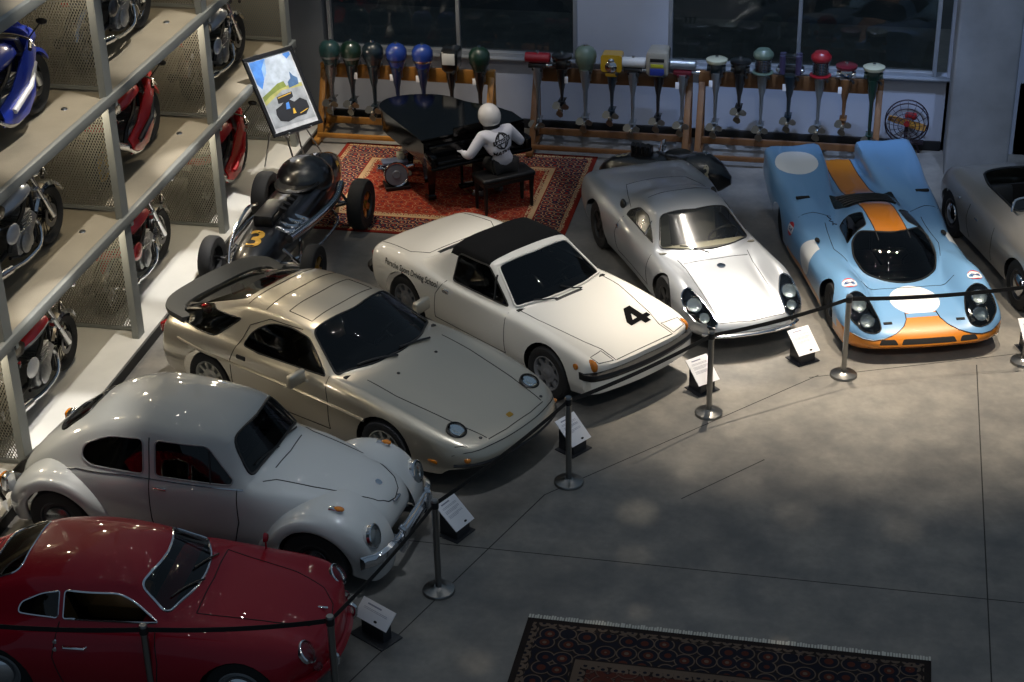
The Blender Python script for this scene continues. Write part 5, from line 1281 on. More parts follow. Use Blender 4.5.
        no = MB(); no.loft([[Vector((.48, .17*math.cos(a), .83+.12*math.sin(a))) for a in [2*PI*i/14 for i in range(14)]], [Vector((.68, .13*math.cos(a), .80+.10*math.sin(a))) for a in [2*PI*i/14 for i in range(14)]], [Vector((.80, .06*math.cos(a), .76+.05*math.sin(a))) for a in [2*PI*i/14 for i in range(14)]]]); no.build('nose_fairing', c1, R)
        sc = MB(); sc.loft([[Vector((.70, y_, .87-abs(y_)*.4)) for y_ in (-.11, -.05, 0, .05, .11)], [Vector((.55, y_, 1.0-abs(y_)*.6)) for y_ in (-.14, -.07, 0, .07, .14)], [Vector((.45, y_, 1.06-abs(y_)*.6)) for y_ in (-.14, -.07, 0, .07, .14)]], closed=False, cap=False); sc.build('windscreen', glass('bike_screen', (.5, .5, .5)), R)
        headlamp(R, (.79, 0, .77), (1, 0, .1), .06, chrome)
    else:
        headlamp(R, (wb/2-.13, 0, .86), (1, 0, -.1), .085, chrome, .16)
        hs = MB(); hs.lathe([(.09, 0), (.085, -.08), (.05, -.15), (0, -.16)], (wb/2-.13, 0, .86), (1, 0, -.1), 18); hs.build('lamp_shell', c2, R)
        for s in (-1, 1): sp_ = MB(); sp_.ball((-.22, s*.15, .52), (.13, .03, .10), 12, 8); sp_.build('side_panel', c1, R)
    ks = MB(); ks.tube([(-.15, .13, .24), (-.22, .24, .02)], .012, 8); ks.build('side_stand', steel, R)
    return R
P_ = lambda n, c, me=0: paint('bike_'+n, c, me, .35, 1.)
bb_, br_, bs_, bk_, bw_ = P_('blue', '1a35a8'), P_('red', 'b3121b'), P_('silver', '9ea6b4', .5), P_('black', '0f1012'), P_('white', 'c9cacc')
gold = mat('gold_rim', 'a08238', .3, .8); drim = mat('dark_rim', '2a2b2d', .4, .5)
A90 = R_(90)
XB = -8.66
BIKES = [  # contact of the front wheel (y), deck, style
    ('blue sports motorcycle with white stripes on the deck at the left edge', 16.53, 3.10, 'sport', bb_, bw_, drim, bb_),
    ('black motorcycle on an upper deck, cut by the top edge of the view', 19.25, 3.10, 'classic', bk_, bk_, chrome, bk_),
    ('silver grey road motorcycle on the middle deck at the left edge', 16.21, 1.67, 'classic', bs_, bs_, drim, bs_),
    ('red sports motorcycle with gold wheels on the middle deck', 19.2, 1.67, 'sport', br_, bk_, gold, br_),
    ('silver and black motorcycle on the middle deck, farthest from the camera', 21.86, 1.67, 'classic', bs_, bk_, drim, bs_),
    ('red and white motorcycle on the bottom deck beside the pale rounded saloon', 16.14, .15, 'cafe', bw_, br_, drim, bw_),
    ('red classic motorcycle with chrome mudguards on the bottom deck behind the spoiler', 19.04, .15, 'classic', br_, br_, chrome, br_),
    ('red faired motorcycle on the bottom deck, nearest to the easel', 21.66, .15, 'sport', br_, br_, drim, br_)]
for lab, y, z, st, c1, c2, c3, tk in BIKES: motorbike(lab, (XB+(.07 if y > 21 else .02), y-(.48 if y > 21 else .92 if y == 16.53 else .76), z), A90+R_(rnd.uniform(-2, 2)), st, c1, c2, c3, tk)
# ------------------------------------------------------------------ outboard motors on wooden racks along the back wall
oak = mat('varnished_oak', '9a6a2c', .4, 0, .3, noise=(5, .2))
walnut = mat('brown_wood', '6e4a2a', .45, 0, .3, noise=(5, .2))
def motor_rack(label, x0, x1, zt, wood):
    R = thing('wooden_rack', label, 'rack', ((x0+x1)/2, 23.95, 0), 0, 'motor racks by the far wall'); h = (x1-x0)/2
    b = MB(); b.box((0, 0, zt-.10), (2*h, .045, .21), .01); b.build('top_plank', wood, R)
    for s in (-1, 1):
        b = MB(); b.box((s*(h-.05), .06, zt/2+.03), (.09, .06, zt-.06), .01); b.at((s*(h-.05), -.2, zt/2), rx=-.42).box((0, 0, -.06), (.09, .05, zt*1.02), .01); b.build('post', wood, R)
        b = MB(); b.box((s*(h-.05), -.22, .06), (.10, .85, .07), .01); b.build('foot', wood, R)
    b = MB(); b.box((0, .02, .17), (2*h-.1, .06, .10), .01); b.build('stretcher', wood, R)
    b = MB(); b.box((0, -.52, .13), (2*h-.1, .05, .07), .01); b.build('stretcher', wood, R)
    return R
RK = [(-7.98, -5.36, 1.05, oak), (-4.80, -2.50, 1.15, walnut), (-2.42, .14, 1.2, walnut)]
for lab, (a, b_, z, m_) in zip(('light oak rack of outboard motors behind the piano', 'brown wooden rack of outboard motors in the middle of the far wall', 'brown wooden rack of outboard motors nearest the concrete column'), RK): motor_rack(lab, a, b_, z, m_)
def outboard(label, x, zt, kind, c1, c2, lc, L=.62, tagged=True, big=1.):
    """clamped over the plank; base at the plank's top edge, leg hanging down in front"""
    R = thing('outboard_motor', label, 'outboard motor', (x, 23.90, zt), 0, 'outboard motors'); y = -.07; k = big
    b = MB(); b.box((0, .10, -.06), (.16*k, .03, .16), .01); b.box((0, .02, .02), (.16*k, .2, .025), .008); b.box((0, -.035, -.05), (.13*k, .03, .18), .01)
    for s in (-1, 1): b.cyl((s*.05, .12, -.09), (s*.05, .19, -.09), .008, n=6); b.cyl((s*.05-.03, .19, -.09), (s*.05+.03, .19, -.09), .007, n=6)
    b.build('clamp', alu, R)
    g = MB(); g.loft([[Vector((.075*k*math.cos(a)*w, y-.03+.085*k*math.sin(a)*w2, z)) for a in [2*PI*i/12 for i in range(12)]] for z, w, w2 in ((.06, 1.1, 1.1), (-.06, .9, 1.), (-.2, .62, .8), (-.27, .42, .6), (-L+.14, .3, .5), (-L+.05, .4, .6))]); g.build('leg', lc, R)
    q = MB(); q.lathe([(0, -.14), (.03, -.10), (.045, 0), (.04, .08), (.02, .13), (0, .14)], (0, y-.03, -L), (0, 1, 0), 14); q.box((0, y-.0, -L-.08), (.008, .1, .11), .003); q.box((0, y-.02, -L+.075), (.10, .22, .008), .003); gc = q.build('gearcase', lc, R)
    pr = MB(); pr.lathe([(.03, 0), (.028, -.06), (0, -.08)], (0, y-.17, -L), (0, 1, 0), 12)
    for i in range(3):
        a = 2*PI*i/3+.4; d = Vector((math.cos(a), 0, math.sin(a))); t = Vector((-math.sin(a), 0, math.cos(a))); c = Vector((0, y-.19, -L)); pts = []
        for rr, ww in ((.025, .02), (.06, .05), (.10, .055), (.125, .02)): pts.append((c+d*rr-t*ww+Vector((0, .02, 0)), c+d*rr+t*ww-Vector((0, .02, 0))))
        pr.loft([[p0, p1, p1+Vector((0, .006, 0)), p0+Vector((0, .006, 0))] for p0, p1 in pts])
    pr.build('propeller', mat('bronze', '8a8478', .3, .9), gc)
    c = Vector((0, y-.02, .06)); m = MB()
    if kind == 'bulb':
        m.lathe([(.07*k, -.06), (.085*k, .02), (.108*k, .10), (.125*k, .18), (.12*k, .25), (.09*k, .31), (.045*k, .34), (0, .345)], c, (0, 0, 1), 24, 1, 1.15); o = m.build('cowl', c1, R)
        n = MB(); n.lathe([(.08*k, .045), (.115*k, .10), (.118*k, .12), (.10*k, .11)], c, (0, 0, 1), 24, 1, 1.15); n.build('band', c2, o)
        n = MB(); n.lathe([(.028, 0), (.028, .025), (0, .03)], c+Vector((0, 0, .335)), (0, 0, 1), 12); n.build('starter_cap', chrome, o)
    elif kind == 'flat':       # opposed twin: drum shaped tank across, engine block below
        m.cyl((-.17*k, c.y, .19), (.17*k, c.y, .19), .075, n=20); m.ball((-.17*k, c.y, .19), (.02, .073, .073), 14, 8); m.ball((.17*k, c.y, .19), (.02, .073, .073), 14, 8); o = m.build('fuel_tank', c1, R)
        n = MB(); n.box((0, c.y, .085), (.26*k, .15, .07), .015); n.box((0, c.y-.02, .045), (.15, .13, .05), .01); n.build('engine_block', c2, R)
        n = MB(); n.cyl((0, c.y, .262), (0, c.y, .285), .025, n=12); n.build('filler_cap', chrome, o); n = MB(); n.cyl((.12*k, c.y-.02, .09), (.24*k, c.y-.02, .09), .028, n=10); n.build('cylinder', chrome, R)
    elif kind == 'box':
        m.loft([[Vector((p[0]*k, c.y+p[1]*k, z)) for p in rpoly([(-.16*s, -.2*s), (.16*s, -.2*s), (.14*s, .2*s), (-.14*s, .2*s)], .05)] for z, s in ((.05, .8), (.10, 1), (.36*k, 1.02), (.40*k, .93), (.42*k, .7))]); o = m.build('cowl', c1, R)
        n = MB(); n.mat(0); n.box((0, c.y-.2*k, .13), (.20*k, .012, .10), .004); n.mat(1); n.box((0, c.y-.2*k, .22), (.18*k, .012, .05), .004); n.mat(2); n.box((0, c.y-.2*k, .30), (.20*k, .012, .05), .004); n.build('decal_panel', [mat('decal_blue', '25357f', .4), mat('decal_yellow', 'a8a52a', .4), blackp], o)
    elif kind == 'tall':       # upright drum with a domed top and stacked fins
        m.lathe([(.13*k, .24), (.145*k, .27), (.14*k, .31), (.09*k, .36), (0, .37)], c, (0, 0, 1), 24); o = m.build('cowl', c1, R)
        n = MB(); prof = []
        for i in range(8): prof += [(.095*k, .05+.023*i), (.115*k, .055+.023*i), (.115*k, .062+.023*i), (.095*k, .068+.023*i)]
        n.lathe(prof, c, (0, 0, 1), 20); n.build('cylinder_fins', chrome, R)
        n = MB(); n.lathe([(.12*k, .0), (.15*k, .02), (.15*k, .035), (.1*k, .045)], c, (0, 0, 1), 20); n.build('base_plate', c1, R)
    elif kind == 'disc':       # bare engine under a flat flywheel
        n = MB(); n.box((0, c.y, .12), (.17*k, .17, .16), .03); n.cyl((-.13*k, c.y-.02, .12), (.13*k, c.y-.02, .12), .05, n=14); n.build('engine_block', c2, R)
        m.lathe([(.05, .12), (.14*k, .14), (.15*k, .155), (.15*k, .185), (.12*k, .20), (.04, .205), (0, .205)], c, (0, 0, 1), 26); o = m.build('flywheel', c1, R)
        n = MB(); n.cyl((0, c.y, .26), (0, c.y, .29), .025, n=10); n.build('starter_cap', chrome, o)
    elif kind == 'quad':       # wide bare engine with four upright cylinders
        for s in (-1, 1):
            for t in (-1, 1): m.cyl((s*.10*k, c.y+t*.06, .10), (s*.10*k, c.y+t*.06, .36), .045, n=12)
        o = m.build('cylinder', c1, R); n = MB(); n.box((0, c.y, .15), (.34*k, .14, .10), .03); n.box((0, c.y, .33), (.2*k, .16, .05), .02); n.build('engine_block', c2, R)
        n = MB()
        for s in (-1, 1): n.ball((s*.15*k, c.y-.08, .16), .035, 10, 6)
        n.build('carburettor', chrome, R)
    elif kind == 'panel':      # flat faced motor with a light front plate
        m.loft([[Vector((p[0]*k, c.y+p[1]*k, z)) for p in rpoly([(-.12*s, -.14*s), (.12*s, -.14*s), (.13*s, .16*s), (-.13*s, .16*s)], .04)] for z, s in ((.03, .7), (.08, .95), (.30, 1.05), (.36, .95), (.38, .7))]); o = m.build('cowl', c2, R)
        n = MB(); n.box((0, c.y-.155*k, .25), (.19*k, .015, .17), .02); n.build('face_plate', c1, o)
    elif kind == 'ring':       # yellow hood round a chromed carburettor
        m.loft([[Vector((p[0], c.y+yy, p[1]+.18)) for p in rpoly([(-.15, -.12), (.15, -.12), (.15, .13), (-.15, .13)], .05)] for yy in (.12, -.06, -.10)]); o = m.build('cowl', c1, R)
        n = MB(); n.lathe([(.08, 0), (.085, .03), (.05, .05), (0, .06)], (0, c.y-.10, .15), (0, -1, 0), 18); n.ball((0, c.y-.12, .235), (.05, .03, .035), 12, 8); n.build('carburettor', c2, R)
        n = MB(); n.box((0, c.y-.1, .02), (.16, .02, .05), .01); n.build('badge', c1, o)
    t = MB(); t.cyl((.05, c.y, .04), (.10*k, c.y-.25, .10), .014, n=8); t.cyl((.10*k, c.y-.25, .10), (.11*k, c.y-.33, .115), .02, n=8); t.build('tiller', blackp, R)
    if tagged:
        t = MB(); sx = rnd.choice((-.07, .07)); t.box((sx, -.155, -.10), (.05, .004, .10), .001); t.build('paper_tag', white_paper, R)
    return R
E_ = lambda n, c, m=0: paint('enamel_'+n, c, m, .3, 1.)
dg, teal, dkb, blu, nav, blk, wh, redp, yel, crm, slv, mar = E_('green', '143026'), E_('teal', '2a4a4c'), E_('night', '10202a'), E_('blue', '1d3a8c'), E_('navy', '16264a'), E_('black', '101113'), E_('white', 'c4c6c6'), E_('red', '8e1420'), E_('yellow', 'b08c14'), E_('cream', 'a8a890'), E_('silver', '8e9498', .7), E_('maroon', '5c1420')
sage = E_('sage', '5c6e60'); beige = E_('beige', '8a8578'); purp = E_('purple', '3a3450')
OB = [('teal bulb shaped outboard motor at the left end of the oak rack', -7.78, 0, 'bulb', teal, alu, alu, .55),
      ('dark green bulb shaped outboard motor with a white tag, second on the oak rack', -7.46, 0, 'bulb', dg, alu, dkb, .55),
      ('night blue outboard motor with a round head and slim leg on the oak rack', -7.13, 0, 'bulb', dkb, dkb, dkb, .62),
      ('bright blue egg shaped outboard motor on the oak rack, left of its blue neighbour', -6.78, 0, 'bulb', blu, nav, nav, .55),
      ('blue outboard motor with a long navy leg above the piano lid', -6.39, 0, 'bulb', blu, chrome, nav, .66),
      ('black outboard motor with a white face plate on the oak rack', -5.97, 0, 'panel', wh, blk, blk, .6),
      ('small dark green outboard motor at the right end of the oak rack', -5.55, 0, 'bulb', dg, dg, blk, .6),
      ('red flat drum outboard motor at the left end of the middle rack', -4.70, 1, 'flat', redp, blk, slv, .8),
      ('black outboard motor with a small white tag, second on the middle rack', -4.35, 1, 'disc', blk, blk, blk, .5),
      ('sage green outboard motor with a wide funnel body on the middle rack', -4.01, 1, 'bulb', sage, sage, slv, .72),
      ('yellow hooded outboard motor on the middle rack', -3.63, 1, 'ring', yel, chrome, dkb, .6),
      ('white drum outboard motor with a gilt label on the middle rack', -3.33, 1, 'flat', wh, blk, slv, .78),
      ('large beige boxy outboard motor with a blue and yellow panel', -2.97, 1, 'box', beige, blk, blk, .66),
      ('silver drum outboard motor with a red block at the right end of the middle rack', -2.63, 1, 'flat', slv, mar, slv, .7),
      ('outboard motor with a cream flywheel at the left end of the right hand rack', -2.16, 2, 'disc', crm, dkb, slv, .75),
      ('low black outboard motor, second on the right hand rack', -1.83, 2, 'disc', blk, blk, blk, .5),
      ('pale green outboard motor with a funnel head on the right hand rack', -1.52, 2, 'tall', sage, sage, slv, .75),
      ('wide purple grey outboard motor with four upright cylinders', -1.14, 2, 'quad', purp, blk, dkb, .6),
      ('red capped outboard motor with a chrome finned cylinder', -.73, 2, 'tall', redp, chrome, slv, .7),
      ('small maroon and chrome outboard motor next to the red capped one', -.38, 2, 'disc', mar, chrome, walnut, .6),
      ('dark green outboard motor with a cream top at the right end of the racks', -.01, 2, 'disc', crm, dg, dg, .82)]
TG = (1, 3, 4, 6, 8, 13, 14, 17, 19)
for q, (lab, x, k, kind, c1, c2, lc, L) in enumerate(OB): outboard(lab, x, RK[k][2], kind, c1, c2, lc, L, q in TG, 1.1 if kind in ('bulb', 'quad') else 1.)
# ------------------------------------------------------------------ piano, player, bench
XF = R_(38.7)
def piano():
    R = thing('grand_piano', 'glossy black grand piano with its lid closed on the red rug', 'piano', (-5.18, 21.79, 0), XF); blk = mat('piano_lacquer', '050506', .1, spec=.35)
    rim = [(-.75, .0), (.75, .0), (.75, .38)]+[(p.x, p.y) for p in smooth_path([Vector((.75, .38, 0)), Vector((.62, .72, 0)), Vector((.40, 1.02, 0)), Vector((.22, 1.42, 0)), Vector((-.12, 1.66, 0)), Vector((-.48, 1.70, 0)), Vector((-.70, 1.52, 0)), Vector((-.75, 1.25, 0))], 5)][1:]
    b = MB(); b.prism(rim, .29, (0, 0, .66), x=(1, 0, 0)); b.build('case', blk, R, ang=30)
    big = [(p[0]*1.02, p[1]*1.02) for p in rim]; cut = .52
    b = MB(); b.prism([p for p in big if p[1] >= cut-.12 and p[1] > .4 or False] and ([(-.765, cut), (.70, cut)]+[p for p in big[3:] if p[1] > cut]), .022, (0, 0, .965), x=(1, 0, 0)); b.build('lid', blk, R, ang=30)
    b = MB(); b.prism([(-.765, .04), (.765, .04), (.765, .39), (.71, cut-.006), (-.765, cut-.006)], .022, (0, 0, .967), x=(1, 0, 0)); b.build('front_lid', blk, R)
    b = MB(); b.cyl((-.76, cut-.003, .978), (.70, cut-.003, .978), .008, n=8); b.build('hinge', mat('brass', 'a08348', .3, 1.), R)
    for s in (-1, 1):
        b = MB(); b.box((s*.70, -.10, .74), (.10, .26, .20), .03); b.build('key_cheek', blk, R)
    b = MB(); b.box((0, -.10, .655), (1.5, .28, .05), .012); b.build('key_bed', blk, R)
    b = MB(); b.box((0, -.11, .715), (1.28, .20, .03), .01); b.box((0, -.02, .80), (1.36, .03, .2), .008); b.box((0, -.20, .70), (1.28, .02, .05), .006); b.build('fallboard', blk, R)
    b = MB(); b.box((0, .0, 1.03), (.62, .015, .13), .004); b.build('music_desk', blk, R)
    for px, py in ((-.58, .22), (.58, .22), (-.38, 1.38)):
        l = MB(); l.loft([[Vector((px+a*w, py+c*w, z)) for a, c in ((-1, -1), (1, -1), (1, 1), (-1, 1))] for z, w in ((.66, .075), (.5, .07), (.12, .045), (.09, .06), (.05, .06))]); o = l.build('leg', blk, R, ang=30)
        c = MB(); c.cyl((px-.02, py, .025), (px+.02, py, .025), .025, n=14); c.build('caster', mat('brass', 'a08348', .3, 1.), o)
    p = MB(); p.box((0, .25, .12), (.26, .10, .05), .01); p.box((-.09, .25, .38), (.03, .03, .54)); p.box((.09, .25, .38), (.03, .03, .54)); ly = p.build('lyre', blk, R)
    for s in (-1, 0, 1): q = MB(); q.box((s*.08, .14, .08), (.03, .14, .012), .005); q.build('pedal', mat('brass', 'a08348'), ly)
piano()
bench = thing('piano_bench', 'black padded bench under the seated player', 'bench', (-4.74, 21.56, 0), XF)
b = MB(); b.box((0, 0, .49), (.78, .38, .08), .03, 3); b.build('cushion', mat('bench_leather', '0d0d0e', .45), bench)
b = MB(); b.box((0, 0, .43), (.74, .34, .06), .006); b.build('apron', blackp, bench)
for sx in (-1, 1):
    for sy in (-1, 1): l = MB(); l.loft([[Vector((sx*.34+a*w, sy*.14+c*w, z)) for a, c in ((-1, -1), (1, -1), (1, 1), (-1, 1))] for z, w in ((.42, .024), (0, .015))]); l.build('leg', blackp, bench, smooth=False)

def skin(name, verts, edges, radii, m, parent=None, sub=2, root=0):
    """one smooth surface grown over a skeleton"""
    me = bpy.data.meshes.new(name); me.from_pydata([tuple(v) for v in verts], edges, []); o = bpy.data.objects.new(name, me); COL.objects.link(o)
    o.modifiers.new('skin', 'SKIN'); su = o.modifiers.new('sub', 'SUBSURF'); su.levels = su.render_levels = sub
    for v, r in zip(me.skin_vertices[0].data, radii): v.radius = (r, r) if not isinstance(r, tuple) else r
    for i, v in enumerate(me.skin_vertices[0].data): v.use_root = (i == root)
    dg = bpy.context.evaluated_depsgraph_get(); me2 = bpy.data.meshes.new_from_object(o.evaluated_get(dg)); bpy.data.objects.remove(o); bpy.data.meshes.remove(me)
    me2.name = name; me2.materials.clear(); me2.materials.append(m); me2.polygons.foreach_set('use_smooth', [True]*len(me2.polygons))
    n = bpy.data.objects.new(name, me2); COL.objects.link(n)
    if parent: n.parent = parent
    return n
def player():
    white = mat('race_suit_white', 'c9cbd4', .8, bump=(25, .25)); black = mat('black_cloth', '101114', .8, bump=(30, .2)); skn = mat('gloves_white', 'b9bac4', .7)
    # local frame: x to the player's right, y towards the keys; seat surface .53
    J = dict(pel=(0, -.02, .64), bel=(-.02, .0, .76), che=(-.05, .05, .93), upp=(-.07, .08, 1.05), nec=(-.09, .11, 1.14), hea=(-.11, .15, 1.27), top=(-.12, .17, 1.36),
             ls=(-.27, .07, 1.05), le=(-.46, .09, .80), lw=(-.44, .31, .77), rs=(.13, .10, 1.07), re=(.34, .14, .84), rw=(.38, .36, .79),
             lh=(-.10, .02, .62), lk=(-.16, .46, .58), la=(-.15, .42, .11), lt=(-.17, .58, .05), rh=(.10, .02, .62), rk=(.16, .46, .58), ra=(.15, .44, .11), rt=(.17, .60, .05))
    names = list(J); V = [Vector(J[n]) for n in names]; ix = {n: i for i, n in enumerate(names)}
    ed = [('pel', 'bel'), ('bel', 'che'), ('che', 'upp'), ('upp', 'nec'), ('nec', 'hea'), ('hea', 'top'), ('upp', 'ls'), ('ls', 'le'), ('le', 'lw'), ('upp', 'rs'), ('rs', 're'), ('re', 'rw'), ('pel', 'lh'), ('lh', 'lk'), ('lk', 'la'), ('la', 'lt'), ('pel', 'rh'), ('rh', 'rk'), ('rk', 'ra'), ('ra', 'rt')]
    RD = dict(pel=.12, bel=.12, che=.14, upp=.11, nec=.055, hea=.085, top=.07, ls=.065, le=.048, lw=.034, rs=.065, re=.048, rw=.034, lh=.09, lk=.062, la=.045, lt=.04, rh=.09, rk=.062, ra=.045, rt=.04)
    E = [(ix[a], ix[c]) for a, c in ed]; Rr = [RD[n] for n in names]
    # hands: palm, four fingers of unequal length and a thumb leaving the palm's side
    for s, w in (('l', 'lw'), ('r', 'rw')):
        sg = -1 if s == 'l' else 1; W = Vector(J[w]); pm = W+Vector((0, .055, -.006)); i0 = len(V)
        V.append(pm); Rr.append((.030, .018)); E.append((ix[w], i0))
        for f, (dx, ln) in enumerate(((-.030, .060), (-.010, .075), (.011, .072), (.030, .055))):
            k0 = pm+Vector((dx, .045, 0)); k1 = k0+Vector((dx*.3, ln*.55, .006)); k2 = k1+Vector((0, ln*.4, -.022)); j = len(V)
            V.extend((k0, k1, k2)); Rr += [.0095, .0085, .007]; E += [(i0, j), (j, j+1), (j+1, j+2)]
        t0 = pm+Vector((-sg*.034, -.005, -.004)); t1 = t0+Vector((-sg*.022, .035, -.012)); j = len(V); V.extend((t0, t1)); Rr += [.011, .008]; E += [(i0, j), (j, j+1)]
    P = skin('person', V, E, Rr, skn, None, 2, 0); P.location = (-4.74, 21.56, 0); P.rotation_euler.z = XF
    tag(P, 'person in white helmet and white racing jacket playing the black piano', 'person')
    def sub(nm, keys, rad, m, sb=2):
        k = [ix[n] for n in keys]; mp = {a: i for i, a in enumerate(k)}
        return skin(nm, [V[i] for i in k], [(mp[a], mp[c]) for a, c in E if a in mp and c in mp], rad, m, P, sb, 0)
    jk = sub('jacket', ['bel', 'che', 'upp', 'ls', 'le', 'lw', 'rs', 're', 'rw'], [(.215, .155), (.215, .15), (.15, .115), .088, .068, .048, .088, .068, .048], white)
    sub('trousers', ['pel', 'lh', 'lk', 'la', 'rh', 'rk', 'ra'], [(.14, .115), .105, .08, .06, .105, .08, .06], black)
    for s in ('l', 'r'):
        a, t = Vector(J[s+'a']), Vector(J[s+'t']); sh = MB(); sh.loft([[a+(t-a)*q+Vector((.045*w*math.cos(u), 0, .045*h*math.sin(u)-.03)) for u in [2*PI*i/12 for i in range(12)]] for q, w, h in ((-.35, .6, .6), (-.2, .95, 1), (.3, 1, .95), (.8, 1.05, .7), (1.1, .8, .5), (1.25, .4, .3))]); sh.build('shoe', mat('shoe_grey', '5a5c60', .6), P)
    hd = Vector(J['hea'])+Vector((0, .01, .015)); h = MB(); h.at(hd, rx=-.25, ry=-.18).ball((0, 0, 0), (.15, .17, .17), 24, 16)
    hm = h.build('helmet', mat('helmet_white', 'd4d2cf', .25, 0, .8), P)
    v = MB(); v.at(hd, rx=-.25, ry=-.18); v.loft([[Vector((.153*math.sin(u), .173*math.cos(u), z)) for u in np.linspace(-1.1, 1.1, 12)] for z in (-.05, .045)], closed=False, cap=False); v.build('visor', gloss_black, hm)
    n = MB(); n.at(Vector(J['nec'])+Vector((-.005, .015, .0)), rx=-.25, ry=-.18).lathe([(.10, -.035), (.118, .0), (.115, .035), (.09, .05)], n=20); n.build('neck_collar', black, P)
    # lettering on the back: round emblem with a lettered band, a word under it
    bm = bmesh.new(); bm.from_mesh(jk.data); bv = BVHTree.FromBMesh(bm); bm.free()
    def lay(mb, vs, fs, o, rot=0, off=.006):
        cs, sn = math.cos(rot), math.sin(rot); pts = []
        for x, y in vs:
            h = bv.ray_cast(Vector((o[0]+x*cs-y*sn, -1, o[1]+x*sn+y*cs)), Vector((0, 1, 0)))
            q = h[0] if h[0] is not None else bv.find_nearest(Vector((o[0]+x*cs-y*sn, -.14, o[1]+x*sn+y*cs)))[0]
            pts.append(q+Vector((0, -off, 0)))
        mb.add(pts, fs)
    ink = mat('suit_ink', '15171c', .7); mb = MB(); mb.mat(0)
    def ring(r0, r1, o, rot, ry=1.):
        n = 32; vs = [(r*math.cos(2*PI*i/n), r*ry*math.sin(2*PI*i/n)) for i in range(n) for r in (r0, r1)]
        lay(mb, vs, [(2*i, 2*i+1, (2*i+3) % (2*n), (2*i+2) % (2*n)) for i in range(n)], o, rot)
    o, rot = (-.055, 1.0), .16
    ring(.092, .112, o, rot, .92); ring(.040, .052, o, rot, 2.1); ring(.060, .067, o, rot, 1.5)
    for yy in (-.055, .055): lay(mb, [(-.085, yy-.006), (.085, yy-.006), (.085, yy+.006), (-.085, yy+.006)], [(0, 1, 2, 3)], o, rot)
    bandv = [(-.135+.27*i/12, yy) for yy in (-.032, .032) for i in range(13)]; lay(mb, bandv, [(i, i+1, 14+i, 13+i) for i in range(12)], o, rot, .008)
    mb.mat(1); vs, fs = text_polys('LANGER', .062, .001); lay(mb, vs, fs, o, rot, .011)
    mb.mat(0); vs, fs = text_polys('MATKEN', .095, .002, 0, .85); lay(mb, vs, fs, (-.03, .845), .10, .012)
    if mb.v: mb.build('back_lettering', [ink, mat('suit_thread', 'b6b8c2', .8)], jk)
player()
